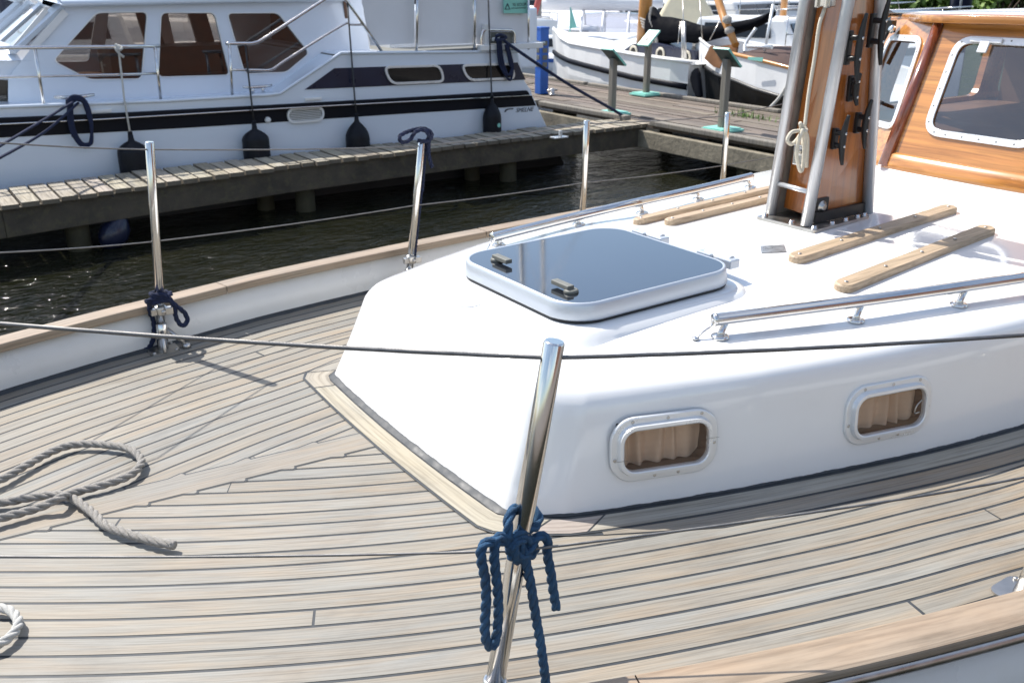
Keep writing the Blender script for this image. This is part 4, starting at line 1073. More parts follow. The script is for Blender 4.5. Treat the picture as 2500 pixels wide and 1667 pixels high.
# ================================================================== MOTOR CRUISER across the jetty
ZW = -1.10
HYc = 9.22
def a1(x, y): return (x/3.357, y/3.357)
def a2(x, y): return (600+x/3.357, y/3.357)
cr = thing('motor_cruiser', 'white steel motor cruiser with dark bands and tinted saloon windows, moored beyond the jetty', 'motor boat', (2.5, 10.5, ZW))
ch = lambda p, Y=HYc: onY(*p, Y)
def xz(p): return (p.x, p.z)
hull = MB()
top = [ch(p) for p in ((0, 262), (399, 247), (655, 232), (683, 229), (832, 129), (1264, 125), (1282, 200), (1297, 221))]
stern = [ch(p) for p in ((1300, 233), (1337, 313))]; sx = stern[-1]
sl_ = (stern[1].x-stern[0].x)/(stern[1].z-stern[0].z)
bot = Vector((sx.x+sl_*(ZW-.1-sx.z), HYc, ZW-.1))
x0 = -2.6; zs = top[0].z+(top[0].z-top[1].z)/(top[0].x-top[1].x)*(x0-top[0].x)
outl = [Vector((x0, HYc, ZW-.1)), Vector((x0, HYc, zs))]+top+stern+[bot]
W_ = 3.3
hull.prism(outl, (0, W_, 0), 0)
hull.mesh([(x0, HYc, ZW-.1), (x0, HYc, zs), (x0, HYc+W_, zs), (x0, HYc+W_, ZW-.1), (-5.4, HYc+W_/2, ZW-.1), (-6.0, HYc+W_/2, zs+.25)], [(0, 4, 5, 1), (3, 2, 5, 4), (1, 5, 2), (0, 3, 4)], 0)
hull.build('hull', M['hullpaint'], cr, bevel=.012)
def plate(pts, th, m, name, par=cr, Y=HYc, bevel=0.0, gap=.003):
    mb = MB(); mb.prism([onY(*p, Y)+Vector((0, -gap, 0)) for p in pts], (0, -th, 0)); return mb.build(name, m, par, bevel=bevel)
bo_ = MB(); bo_.prism([Vector((x0+.02, HYc-.004, ZW-.09)), Vector((x0+.02, HYc-.004, -.70)), Vector((sx.x+sl_*(-.70-sx.z)-.01, HYc-.004, -.70)), Vector((bot.x-.01, HYc-.004, ZW-.09))], (0, -.004, 0)); bo_.build('hull_shade_band', M['hull_shade'], cr)  # dark strip painted in as the shade on the hull below jetty level
# rubbing band (thick), bright strip, painted band below
bandt = [(-400, 314), (0, 287), (250, 277), (480, 265), (700, 253.5), (1000, 237), (1283, 220.5)]
bandm = [(1290, 232), (1000, 247.5), (700, 264), (480, 277), (250, 291), (0, 303), (-400, 327)]
plate(bandt+bandm, .045, M['band'], 'rubbing_band', bevel=.012)
st = MB(); st.tube([onY(x, y, HYc-.052) for x, y in [(1293, 233.5)]+[(p[0], p[1]+.8) for p in bandm[1:]]], .008, 8); st.build('trim_strip', M['steel'], cr)
low = [(1298, 234), (1000, 250), (700, 266), (480, 279), (250, 293), (0, 305.5), (-400, 329)]
lowb = [(-400, 356), (0, 336.5), (250, 324), (480, 311), (700, 297), (1000, 277), (1308, 258)]
plate(low+lowb, .002, M['band'], 'painted_band')
plate([(744, 219), (816, 167), (1263, 153), (1283, 195)], .003, M['navy'], 'dark_panel')
for pts in ([(932, 161), (1074, 157), (1086, 202), (951, 208)], [(1121, 157), (1248, 153), (1258, 194), (1140, 199)]):
    o = [onY(*p, HYc) for p in pts]; o = roundpoly(o, .10, 6); i = ins(o, .026)
    fr = MB(); fr.prism([p+Vector((0, -.003, 0)) for p in o], (0, -.022, 0), 0, holes=[[p+Vector((0, -.003, 0)) for p in i]])
    f_ = fr.build('porthole', M['alu_frame'], cr, bevel=.006)
    g = MB(); g.prism([p+Vector((0, -.006, 0)) for p in i], (0, -.004, 0)); g.build('pane', M['darkpane'], f_)
# deck edge moulding
de = MB(); de.tube([onY(*p, HYc-.005) for p in ((-400, 285), (0, 262), (399, 247), (655, 232), (683, 229), (832, 130), (1264, 126))], .016, 8); de.build('deck_edge', M['hullpaint'], cr)
# air grille, through hulls, freeing ports, fairlead
def lozenge(x0_, y0_, x1_, y1_, Y=HYc):
    a, b = onY(x0_, y0_, Y), onY(x1_, y1_, Y); c = (a+b)/2; w = b.x-a.x; h = abs(a.z-b.z)
    return [Vector((c.x+x, Y, c.z+z)) for x, z in rrect(w, h, h*.45, 6)], c, w, h
o, c, w, h = lozenge(698, 264, 790, 295); i = [Vector((c.x+(p.x-c.x)*.9, p.y, c.z+(p.z-c.z)*.72)) for p in o]
fr = MB(); fr.prism([p+Vector((0, -.003, 0)) for p in o], (0, -.03, 0), 0, holes=[[p+Vector((0, -.003, 0)) for p in i]])
for k in range(7): z = c.z-h*.32+h*.64*k/6; fr.box((c.x, HYc-.014, z), (w*.84, .014, .007))
fr.prism([p+Vector((0, -.004, 0)) for p in i], (0, -.003, 0), 1)
fr.build('air_grille', [M['white'], M['grey_plastic']], cr, bevel=.003)
sm = MB(); q = onY(653, 293, HYc); sm.lathe(q, (0, -1, 0), [(0, .032), (.02, .03), (.03, .012)], 14); sm.build('hull_outlet', M['white'], cr)
for x, y in ((246, 272), (764, 242)):
    sm = MB(); q = onY(x, y, HYc); sm.box(q+Vector((0, -.008, 0)), (.18, .014, .030)); sm.box(q+Vector((0, -.016, 0)), (.14, .004, .012)); sm.build('freeing_port', M['white'], cr, bevel=.004)
# side deck cleat
def deckcleat(q, par, s=1.0, m='steel'):
    mb = MB(); q = Vector(q)
    for d in (-.045, .045): mb.tube([q+Vector((d*s, 0, -.0)), q+Vector((d*s, 0, .05*s))], .012*s, 8)
    mb.tube([q+Vector((-.13*s, 0, .058*s)), q+Vector((-.06*s, 0, .05*s)), q+Vector((.06*s, 0, .05*s)), q+Vector((.13*s, 0, .058*s))], [.009*s, .014*s, .014*s, .009*s], 8)
    mb.build('mooring_cleat', M[m], par)
deckcleat(onY(630, 228, HYc+.10), cr, 1.15)
deckcleat(onY(185, 256, HYc+.06), cr, 1.3); 
# ---- superstructure, side wall leaning inwards with window openings
SY, SK = 9.55, .16
cs = lambda p: onY(p[0], p[1], SY, SK)
nw = Vector((0, -1, SK)).normalized()
win1 = [(236, 33), (359, 31), (345, 192), (218, 194), (131, 149)]
win2 = [(394, 33), (523, 33), (560, 183), (387, 188)]
win3 = [(555, 34), (678, 33), (754, 130), (699, 176), (598, 180)]
ow = [roundpoly([cs(p) for p in w], .05, 5) for w in (win1, win2, win3)]
wall_o = [cs(p) for p in ((-60, 262), (84, 118), (196, 4), (870, -6), (900, 126), (856, 130), (700, 236))]
wall_o = [cs((20, 268)), cs((20, 190)), cs((72, 124)), cs((156, 22)), cs((196, 0)), cs((720, -8)), cs((880, -14)), cs((905, 132)), cs((780, 240))]
sp = MB(); sp.prism(wall_o, -nw*.03, 0, holes=[ins(o, -.004) if False else o for o in ow])
# opposite wall with the same openings, roof, ends
YM = SY+1.18+.02
mirr = lambda p: Vector((p.x, 2*YM-p.y, p.z))
sup = sp.build('superstructure', M['hullpaint'], cr)
sp = MB(); sp.prism([mirr(p) for p in wall_o], Vector((0, -.03, -.005)), 0, holes=[[mirr(p) for p in o] for o in ow]); sp.build('far_wall', M['hullpaint'], sup)
rt = [cs((168, 22)), cs((200, 0)), cs((880, -14))]
r_ = MB()
zr = onY(300, 6, SY-.06).z; xa, xb = cs((176, 8)).x-.10, cs((844, 6)).x
secs = []
for y, z in ((SY+.16, -.02), (SY-.05+.10, -.035), (SY-.06+.10, 0), (SY-.02+.12, .03), (SY+.5, .075), (YM, .09), (2*YM-SY-.5, .075), (2*YM-SY-.10, .03), (2*YM-SY-.04, 0), (2*YM-SY-.05, -.035), (2*YM-SY-.16, -.02)):
    secs.append([Vector((xa, y, zr+z)), Vector((lerp(xa, xb, .5), y, zr+z+.01)), Vector((xb+.02, y, zr+z+.012))])
r_.grid(secs, 0, True)
vs = MB()
# roof visor over the windscreen
a = [Vector((xa+.01, y, zr+z)) for y, z in ((SY+.06, -.02), (YM, .06), (2*YM-SY-.06, -.02))]
r_.grid([a, [p+Vector((-.16, 0, .05)) for p in a], [p+Vector((-.17, 0, .01)) for p in a], [p+Vector((0, 0, -.05)) for p in a]], 0, True)
r_.build('roof', M['hullpaint'], sup)
# windscreen: raked frame and panes
A_, B_ = cs((30, 122)), cs((150, 12))
wsf = MB(); pan = MB()
n_ = 3; wsx = []
for k in range(n_+1):
    t = k/n_; y0, y1 = lerp(A_.y, 2*YM-A_.y, t), lerp(B_.y, 2*YM-B_.y, t); bow = .03*(1-(2*t-1)**2)
    p, q = Vector((A_.x-bow, y0, A_.z)), Vector((B_.x-bow, y1, B_.z)); wsx.append((p, q)); wsf.bar(p, q, .07, .05, 0, (1, 0, 1))
for (p, q), (p2, q2) in zip(wsx, wsx[1:]):
    wsf.bar(p, p2, .06, .07); wsf.bar(q, q2, .06, .07); 
    pan.prism([p, p2, q2, q], Vector((.012, 0, -.008)), 0)
wsf.build('windscreen_frame', M['hullpaint'], sup); 
s2 = MB(); s2.prism([cs((40, 114)), cs((88, 114)), cs((160, 32)), cs((110, 32))], nw*.006); s2.build('side_screen', M['clear'], sup)
s3 = MB(); s3.bar(cs((80, 116))+nw*.012, cs((158, 30))+nw*.012, .06, .05, 0, (0, -1, 0)); s3.bar(cs((36, 116))+nw*.01, cs((112, 26))+nw*.01, .04, .03, 0, (0, -1, 0)); s3.build('screen_frame', M['white'], sup)
pan.build('windscreen_pane', M['glass_dark'], sup)
for o in ow:
    for f, nn_ in ((lambda p: p, nw), (mirr, Vector((0, 1, SK)).normalized())):
        g = MB(); g.prism([f(p)-nn_*.014 for p in o], nn_*.005); gl = g.build('window_pane', M['glass_dark'], sup)
        if f is not mirr:
            tr = MB(); oo = ins(o, -.0) ; i2 = ins(o, .018); big = [p+(p-sum(o, Vector())/len(o)).normalized()*.012 for p in o]
            tr.prism([p+nw*.002 for p in big], nw*.008, 0, holes=[[p+nw*.002 for p in o]]); tr.build('window_trim', M['white'], sup, bevel=.002)
# saloon inside: floor, dark lower lining, window posts
it = MB(); x0_, x1_ = cs((130, 150)).x, cs((760, 130)).x
it.box(((x0_+x1_)/2, YM, .02), (x1_-x0_+.6, 2.1, .03)); it.box(((x0_+x1_)/2+.3, YM+.55, .17), (1.5, .6, .3)); it.box((x1_+.45, YM, .40), (.05, 2.2, .9))
for xx in (cs((300, 60)).x+.75, cs((455, 60)).x+.75): it.box((xx, YM+.92, .45), (.20, .06, .85), 0, Matrix.Rotation(-.18, 3, 'Y'))
it.build('saloon_interior', M['curtain_dark'], cr)
# forward trunk cabin with its window
tr = MB(); pts = [(-330, 272), (-330, 132), (-300, 122), (82, 122), (70, 149), (106, 254), (106, 262)]
ft_ = [onY(*p, HYc+.40) for p in ((-330, 275), (-330, 150), (78, 149), (112, 262))]; tp_ = [onY(*p, HYc+.58) for p in ((-330, 128), (88, 122))]
tr.prism([Vector((p.x, HYc+.40, p.z)) for p in ft_], (0, 2.4, 0)); 
tr.prism([Vector((ft_[1].x, HYc+.40, ft_[1].z)), Vector((ft_[2].x, HYc+.40, ft_[2].z)), Vector((ft_[2].x+.04, HYc+.62, ft_[2].z+.10)), Vector((ft_[1].x, HYc+.62, ft_[1].z+.10))], (0, .02, -.02))
tr.prism([Vector((ft_[1].x, HYc+.62, ft_[1].z+.10)), Vector((ft_[2].x+.04, HYc+.62, ft_[2].z+.10)), Vector((ft_[2].x+.04, HYc+2.6, ft_[2].z+.10)), Vector((ft_[1].x, HYc+2.6, ft_[1].z+.10))], (0, 0, -.05))
tr.build('trunk_cabin', M['hullpaint'], cr, bevel=.015)
tw = roundpoly([onY(*p, HYc+.40) for p in ((-210, 196), (22, 195), (91, 228), (80, 246), (-210, 252))], .06, 5)
t2 = MB(); t2.prism([p+Vector((0, -.003, 0)) for p in tw], (0, -.008, 0)); 
bigw = [p+(p-Vector((tw[0].x+.9, HYc+.4, -.02))).normalized()*.0 for p in tw]
t2.build('trunk_window', M['darkpane'], cr)
# ---- raised aft deck: grey deck, canvas screens between posts
ad = MB(); d0, d1 = onY(806, 127, HYc+.02), onY(1264, 124, HYc+.02)
ad.box(((d0.x+d1.x)/2+.0, HYc+W_/2, d0.z-.055), (d1.x-d0.x-.1, W_-.08, .05)); ad.build('aft_deck', M['steel_dull'] if False else M['grey_plastic'], cr)
cv = MB()
def cq(p): return onY(*p, HYc+.09)
for a, b in ((905, 1012), (1022, 1155), (1163, 1288)):
    pts_ = [(a-30 if a < 910 else a, -40), (b, -40), (b, 107.5-(b-900)*.008), (a, 112-(a-900)*.012)]
    P4 = [cq(p) for p in pts_]; rows = []
    for i in range(9):
        r0 = []
        for j in range(9):
            u, v = i/8, j/8; p = P4[0].lerp(P4[1], u).lerp(P4[3].lerp(P4[2], u), v); r0.append(p+Vector((0, .012*math.sin(u*PI)*math.sin(v*3+u*2), 0)))
        rows.append(r0)
    cv.grid(rows, 0, True); cv.grid([[p+Vector((0, .006, 0)) for p in r] for r in rows], 0, True)
cv.build('canvas_screen', M['canvas'], cr)
ac = MB(); x1c = onY(905, 60, HYc+.5).x; x2c = onY(1275, 60, HYc+.5).x
ac.box(((x1c+x2c)/2+.25, YM, .34), (x2c-x1c, 2.0, .7)); ac.build('aft_cabin', M['hullpaint'], cr, bevel=.03)
# rails
rl = MB(); RY = HYc+.02
q = lambda x, y: onY(x, y, RY)
rl.tube([q(-400, 128), q(0, 118), q(280, 115), q(390, 113)], .016, 10); rl.tube([q(-400, 202), q(0, 189), q(280, 183), q(382, 180)], .012, 8)
for a, b in (((85, 118), (107, 257)), ((378, 114), (393, 247)), ((-150, 121), (-130, 268))): rl.tube([q(*a), q(*b)], .014, 8)
rl.build('guard_rail', M['steel'], cr)
rl = MB()
rl.tube(spline([q(552, 107), q(590, 107), q(624, 105), q(660, 85), q(795, -2), q(900, -70)], 4), .016, 10); rl.tube(spline([q(562, 171), q(630, 172), q(664, 170), q(700, 146), q(835, 63), q(855, 61), q(886, 61)], 4), .013, 10)
rl.tube([q(560, 108), q(567, 233)], .014, 8); rl.tube([q(820, -25), q(848, 5), q(932, 126)], .016, 10)
rl.build('boarding_rail', M['steel'], cr)
rl = MB()
for x in (1018, 1159): rl.tube([q(x+1, -40), q(x-1, 124)], .016, 8)
rl.tube([q(1290, -20), q(1290, 122)], .014, 8); rl.tube([q(1262, 107), q(1330, 105)], .014, 8)
rl.tube(spline([q(1175, 123), q(1175, 95), q(1179, 78), q(1190, 74), q(1242, 74), q(1253, 79), q(1256, 95), q(1256, 121)], 4), .016, 10)
rl.build('stern_rail', M['steel'], cr)
gp = MB(); gp.prism([onY(*p, RY+.03) for p in ((1180, 79), (1252, 79), (1252, 107), (1180, 107))], (0, .01, 0)); gp.build('stern_panel', M['grey_plastic'], cr)
bo = MB(); q0 = onY(1190, 121, RY-.0); bo.box(q0+Vector((.30, .02, .02)), (.85, .16, .06)); bo.box(q0+Vector((0, .02, .15)), (.07, .07, .24))
b2 = onY(1219, 112, RY-.02); bo.tube([b2+Vector((0, 0, -.1)), b2+Vector((0, 0, .13))], .03, 12); bo.tube([b2+Vector((-.09, 0, .07)), b2+Vector((.09, 0, .07))], .02, 10); bo.build('bollard', M['white'], cr, bevel=.006)
# name lettering on the quarter
def text(s, size, loc, xdir, updir, m, name, par=None, ext=.001, shear=0.0, align='LEFT'):
    cu = bpy.data.curves.new('lettering', 'FONT'); cu.body = s; cu.size = size; cu.extrude = ext; cu.shear = shear; cu.align_x = align
    t = bpy.data.objects.new('tmp', cu); COL.objects.link(t); bpy.context.view_layer.update()
    me = bpy.data.meshes.new_from_object(t.evaluated_get(bpy.context.evaluated_depsgraph_get())); bpy.data.objects.remove(t)
    x = Vector(xdir).normalized(); u = Vector(updir); n = x.cross(u).normalized(); u = n.cross(x)
    R = Matrix((x, u, n)).transposed(); org = Vector(par['_o']) if par else Vector((0, 0, 0))
    for v in me.vertices: v.co = R @ v.co+Vector(loc)-org
    me.materials.append(m); o = bpy.data.objects.new(name, me); COL.objects.link(o)
    if par: o.parent = par
    o['_o'] = tuple(org); return o
tl = onY(1259, 275, HYc-.004); tr_ = onY(1290, 272.5, HYc-.004)
text('SMELNE', .070, tl, tr_-tl, (0, 0, 1), M['ink'], 'name_lettering', cr, .001, .35)
sw_ = MB(); pts_ = [onY(x, y, HYc-.003) for x, y in ((1231, 274), (1234, 268), (1240, 265.5), (1253, 264.5), (1253, 267), (1241, 268), (1236, 271), (1234, 274.5))]; sw_.prism(pts_, (0, -.003, 0)); sw_.build('swoosh_mark', M['ink'], cr)
# for sale board on the canvas
sg = thing('sale_board', 'small teal for sale board fixed to the canvas screen of the white cruiser', 'sign', onY(1260, 15, HYc+.03))
sb = MB(); sb.prism([onY(*p, HYc+.055) for p in ((1229, -12), (1289, -14), (1289, 33), (1229, 33))], (0, -.012, 0)); sb.build('board', M['teal'], sg)
p = onY(1251, 16, HYc+.041); text('TE KOOP', .045, p, (1, 0, .01), (0, 0, 1), M['ink'], 'lettering', sg, .001)
p = onY(1249, 22.5, HYc+.041); text('INFO AAN DE STEIGER', .019, p, (1, 0, .01), (0, 0, 1), M['ink'], 'lettering', sg, .001)
lg = MB(); lg.prism([onY(*p, HYc+.042) for p in ((1239, 8), (1232, 24), (1246, 24))], (0, -.003, 0), holes=[[onY(*p, HYc+.042) for p in ((1239, 12), (1234.5, 22.5), (1243.5, 22.5))]]); lg.build('logo_mark', M['ink'], sg)
# ---- fenders
def fender(top, bottom_z, r, Yf, line_to, linemat, label, long=False, dot=False):
    p = onY(*top, Yf); t = thing('fender', label, 'fender', (p.x, p.y, bottom_z), 'black fenders along the white cruiser')
    mb = MB(); H_ = p.z-bottom_z
    sh = .10 if not long else .17
    prof = [(0, r*.55), (.03, r*.86), (.08, r*.97), (H_*.35, r)]+[(H_-.06-sh*(1-k/5)-.0, r*(1-(k/5)**2*.78)) for k in range(6)]+[(H_-.04, r*.19), (H_, r*.16)]
    mb.lathe((p.x, p.y, bottom_z), (0, 0, 1), prof, 24); mb.build('body', M['rubber'], t)
    ey = MB(); ey.lathe((p.x, p.y, p.z-.005), (0, 0, 1), [(0, .02), (.025, .022), (.03, .012)], 12); ey.build('eye', M['rubber'], t)
    if dot:
        d = MB(); dd = Vector((p.x+r*.25, p.y-r*.96, p.z-.30)); d.lathe(dd, (0.2, -1, 0), [(0, .025), (.004, .022)], 12); d.build('valve', M['teal'], t)
    ln = MB(); pts = [p+Vector((0, 0, .01))]+[onY(*q_[:2], q_[2]) for q_ in line_to]
    ln.tube(pts, .009, 8); ln.build('lanyard', linemat, t)
    return t
zj = -.6
fender((318, 328), -.88, .135, HYc-.135, [(303, 240, HYc-.03), (292, 140, HYc-.005), (289, 112, HYc-.005)], M['rope_white'], 'black teardrop fender hanging on a white lanyard, first from the left along the cruiser')
wk = MB(); rope(wk, [onY(282, 108, HYc-.01), onY(290, 122, HYc-.03), onY(298, 118, HYc-.01), onY(288, 112, HYc+.02), onY(283, 120, HYc-.02), onY(292, 132, HYc-.03), onY(302, 140, HYc-.02)], .012); single(wk, 'lanyard_knot', M['rope_white'], 'white rope knot on the top guard rail of the cruiser', 'rope', onY(290, 112, HYc))
fender((620, 301), -.85, .130, HYc-.13, [(613, 240, HYc-.055), (606, 180, HYc-.01), (599, 108, HYc)], M['black'], 'black teardrop fender below the boarding rail, second from the left along the cruiser')
fender((870, 283), -.85, .125, HYc-.125, [(866, 240, HYc-.06), (848, 8, HYc-.01)], M['black'], 'round shouldered black fender in the middle of the cruiser', long=True)
fender((1201, 238), -.85, .105, HYc-.105, [(1200, 226, HYc-.06), (1191, -30, HYc-.01)], M['black'], 'slim black fender with a teal valve dot near the cruiser stern', long=True, dot=True)
# bow line and its hanging coil
bl = MB(); c0 = onY(186, 240, HYc-.06)
def bq(x, y, Y=HYc-.08): return onY(x/3.357, y/3.357, Y)
for dx in (0, 26): bl.tube(spline([onY(186+dx*.2, 245+dx*.25, HYc-.06), onY(92+dx*.5, 302+dx*.9, 8.5), onY(-60, 392+dx, 7.2)], 6), .011, 8)
for k in range(4):
    o = k*9; bl.tube(spline([bq(590, 810+o*.3), bq(560+o, 900), bq(580+o, 1060), bq(640+o, 1170), bq(700+o, 1208-o), bq(742+o*.4, 1160), bq(752-o*.3, 1020), bq(725-o, 880), bq(670, 805+o*.5), bq(590, 810+o*.3)], 6), .0135, 8)
bl.tube(spline([bq(560, 860), bq(572, 980), bq(600, 1125)], 5), .013, 8)
for k in range(3): bl.tube(spline([bq(548, 830+k*12, HYc-.05), bq(600, 792+k*12, HYc-.09), bq(660, 800+k*12, HYc-.09), bq(705, 838+k*8, HYc-.05)], 5), .016, 8)
single(bl, 'mooring_line', M['rope_navy'], 'navy mooring line coiled on the side of the cruiser and led down to the left', 'rope', c0)
ml = MB(); e0 = onY(1222, 92, HYc-.06); e1 = onZ(1527, 288, -.585)
ml.tube(spline([e0, e0.lerp(e1, .1)+Vector((0, 0, -.02)), e0.lerp(e1, .5)+Vector((0, 0, -.035)), e1.lerp(e0, .12), e1], 8), [.030]*3+[.019]*30 if False else .018, 8)
for k in range(3): ml.tube(spline([onY(1214+k*4, 96, HYc-.09), onY(1218+k*5, 150, HYc-.05), onY(1228+k*6, 175+k*4, HYc-.05), onY(1246+k*2, 196-k*14, HYc-.05), onY(1252-k*3, 160, HYc-.05), onY(1240-k*3, 110, HYc-.07)], 6), .013, 8)
ml.tube(spline([onY(1210, 90, HYc-.06), onY(1222, 86, HYc-.09), onY(1235, 92, HYc-.06), onY(1220, 99, HYc-.09), onY(1208, 96, HYc-.06)], 5), .02, 8)
single(ml, 'mooring_line', M['rope_navy'], 'dark stern line running from the cruiser bollard down to the pier', 'rope', e1)

# ================================================================== WATER, JETTY, PIER
wt = MB(); wt.face([(-60, -40, ZW), (90, -40, ZW), (90, 75, ZW), (-60, 75, ZW)])
w_ = wt.build('water', M['water'], None, fixn=False); tag(w_, 'dark green brown harbour water with small ripples', 'water', kind='structure')
ZJ = -.60
jet = thing('jetty', 'narrow timber finger jetty with half sunlit cross planks beside the white cruiser', 'jetty', (4, 8.6, ZW))
nearj = lambda x: interp([(-4, 7.85), (.74, 8.13), (1.9, 8.30), (3.2, 8.46), (5.4, 8.56), (8.2, 8.56)], x)
farj = lambda x: interp([(-4, 8.5), (.84, 8.82), (1.9, 8.96), (3.4, 9.03), (6.4, 9.08), (8.2, 9.08)], x)
pk = MB(); x = -4.0; rj = random.Random(5)
while x < 7.72:
    w = .122*rj.uniform(.95, 1.05); v = rj.uniform(.78, 1.12); tn = (v*rj.uniform(.97, 1.03), v, v*rj.uniform(.93, 1.04)); j = rj.uniform(-.02, .02); dz = rj.uniform(-.006, .004)
    y0, y1 = nearj(x)+j-.02, farj(x)+rj.uniform(-.03, .02); sk_ = rj.uniform(-.006, .006); u0 = rj.uniform(0, 30)
    A = [(x, y0), (x+w, y0+sk_), (x+w, y1), (x, y1)]
    uv = [(u0+y0, 0+u0), (u0+y0, w+u0), (u0+y1, w+u0), (u0+y1, 0+u0)]
    pk.face([(a, b, ZJ+dz) for a, b in A], 0, uv, tn)
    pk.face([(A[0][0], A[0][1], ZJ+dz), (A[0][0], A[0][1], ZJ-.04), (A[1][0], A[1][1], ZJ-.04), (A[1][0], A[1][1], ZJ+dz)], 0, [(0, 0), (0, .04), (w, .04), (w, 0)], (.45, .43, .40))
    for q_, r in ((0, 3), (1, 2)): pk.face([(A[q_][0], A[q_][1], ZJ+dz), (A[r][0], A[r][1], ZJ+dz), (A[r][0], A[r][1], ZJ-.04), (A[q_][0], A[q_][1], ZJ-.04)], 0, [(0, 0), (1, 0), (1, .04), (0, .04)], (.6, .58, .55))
    x += w+.022
pk.build('planking', M['plank'], jet)
bm_ = MB(); xs = [-4, .74, 1.9, 3.2, 5.4, 7.75]
for dy, s in ((.015, 1), (.62, 1)):
    for a, b in zip(xs, xs[1:]):
        pa, pb = Vector((a, nearj(a)+dy+.04, 0)), Vector((b, nearj(b)+dy+.04, 0)); bm_.bar(Vector((pa.x, pa.y, ZJ-.155)), Vector((pb.x, pb.y, ZJ-.155)), .08, .225)
bm_.build('side_beam', M['beam'], jet, bevel=.006)
for px, py, Y in ((195, 600, 8.40), (748, 525, 8.66), (1240, 455, 8.75)):
    q = onY(px, py, Y)
    for dx, r in ((0, .095), (-.30, .085)):
        if dx and px < 300: continue
        m2 = MB(); m2.lathe((q.x+dx, Y+(.28 if dx else .0), ZW-.6), (0, 0, 1), [(0, r*1.05), (.9, r), (ZJ-.05-ZW+.6, r*.96)], 14); m2.build('pile', M['pile'], jet)
qf = onY(278, 570, 8.33); ff = thing('fender', 'dark blue fender floating half under the jetty beside a pile', 'fender', (qf.x, qf.y, ZW))
m2 = MB(); ax = Vector((.55, 0, .75)); m2.lathe(qf-ax.normalized()*.15, ax, [(0, .02), (.03, .07), (.08, .105), (.16, .12), (.24, .10), (.30, .05), (.33, .02)], 20); m2.build('body', M['navy'], ff)
m2 = MB(); m2.tube([qf+ax.normalized()*.18, Vector((qf.x+.02, qf.y-.06, ZJ-.05))], .008, 6); m2.build('lanyard', M['black'], ff)
# pier running away to the left
pier = thing('pier', 'broad weathered timber pier with lengthwise boards running past the moored boats', 'pier', (8.7, 9, ZW))
PXN, PXF = 7.72, 9.80
pp = MB(); x = PXN; rj = random.Random(9)
while x < PXF-.05:
    w = .145; y = 3.5+rj.uniform(-1.5, 0)
    while y < 16:
        L = rj.uniform(2.2, 3.8); v = rj.uniform(.72, 1.15); tn = (v*rj.uniform(.97, 1.05), v, v*rj.uniform(.93, 1.03)); dz = rj.uniform(-.006, .006); u0 = rj.uniform(0, 30)
        c_ = [(x, y), (x+w, y), (x+w, min(y+L-.012, 16)), (x, min(y+L-.012, 16))]
        pp.face([(a, b, ZJ+dz) for a, b in c_], 0, [(u0, u0), (u0, u0+w), (u0+L, u0+w), (u0+L, u0)], tn)
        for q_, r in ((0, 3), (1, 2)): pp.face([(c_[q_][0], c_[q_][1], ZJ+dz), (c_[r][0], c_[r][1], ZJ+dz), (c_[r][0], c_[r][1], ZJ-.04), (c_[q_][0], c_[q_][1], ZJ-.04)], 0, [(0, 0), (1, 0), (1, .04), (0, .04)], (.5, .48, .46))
        y += L
    x += w+.016
pp.build('planking', M['pierplank'], pier)
pb_ = MB()
for xx, m in ((PXN-.05, 0), (PXF+.05, 0)):
    pb_.bar((xx, 3.2, ZJ-.17), (xx, 16, ZJ-.17), .09, .20)
pb_.build('side_beam', M['beam_pale'], pier, bevel=.01)
ks = MB(); kx = PXN+.01
for y0, y1 in ((3.2, 6.3), (6.35, 8.45), (8.9, 10.7), (10.78, 13), (13.05, 16)): ks.bar((kx, y0, ZJ+.025), (kx, y1, ZJ+.022), .11, .06)
for y0, y1 in ((4, 8.2), (8.28, 12.2), (12.3, 16)): ks.bar((PXF-.03, y0, ZJ+.022), (PXF-.03, y1, ZJ+.020), .10, .05)
ks.build('kerb_timber', M['postwood'], pier, bevel=.012)
for y in (5.0, 7.05, 10.2, 12.8, 15.2):
    for xx in (PXN+.12, PXF-.2):
        m2 = MB(); m2.lathe((xx, y, ZW-.6), (0, 0, 1), [(0, .10), (ZJ-.06-ZW+.6, .092)], 14); m2.build('pile', M['pile'], pier)
# information signs
def info_sign(base, facing, label, board_h):
    t = thing('info_sign', label, 'sign', base, 'teal lectern signs on the pier'); b = Vector(base)
    s = MB(); s.box(b+Vector((0, 0, .016)), (.35, .35, .026)); s.box(b+Vector((0, 0, .036)), (.30, .30, .014)); s.build('base', M['teal'], t, bevel=.004)
    p = MB(); p.box(b+Vector((0, 0, .043+(board_h-.06)/2)), (.074, .074, board_h-.06)); p.build('post', M['postwood'], t, bevel=.004)
    R = Matrix.Rotation(math.radians(42)*facing, 3, 'Y'); c = b+Vector((0, 0, board_h))
    m2 = MB(); m2.box(c, (.30, .235, .024), 0, R); m2.box(c-R @ Vector((0, 0, .0143)), (.285, .22, .004), 1, R); bo = m2.build('board', [M['teal'], M['teal_dark']], t, bevel=.003)
    f = MB(); f.box(c+R @ Vector((0, 0, .0135)), (.28, .215, .002), 0, R)
    f.build('poster', M['paper'], bo)
    k = MB()
    for i, (x, w, h) in enumerate(((-.12, .16, .012), (-.095, .20, .006), (.02, .20, .006), (.035, .19, .006), (.05, .20, .006), (.065, .15, .006), (.09, .18, .006))): k.box(c+R @ Vector((x*.86, -.008, .0163)), (h, w*.8, .0012), 0, R)
    k.box(c+R @ Vector((-.04, 0, .0163)), (.05, .07, .0012), 0, R); k.build('print', M['grey_plastic'], bo)
    return t
info_sign(onZ(1493, 280, ZJ+.006), 1, 'teal lectern sign seen from behind, beside the stern line of the cruiser', .70)
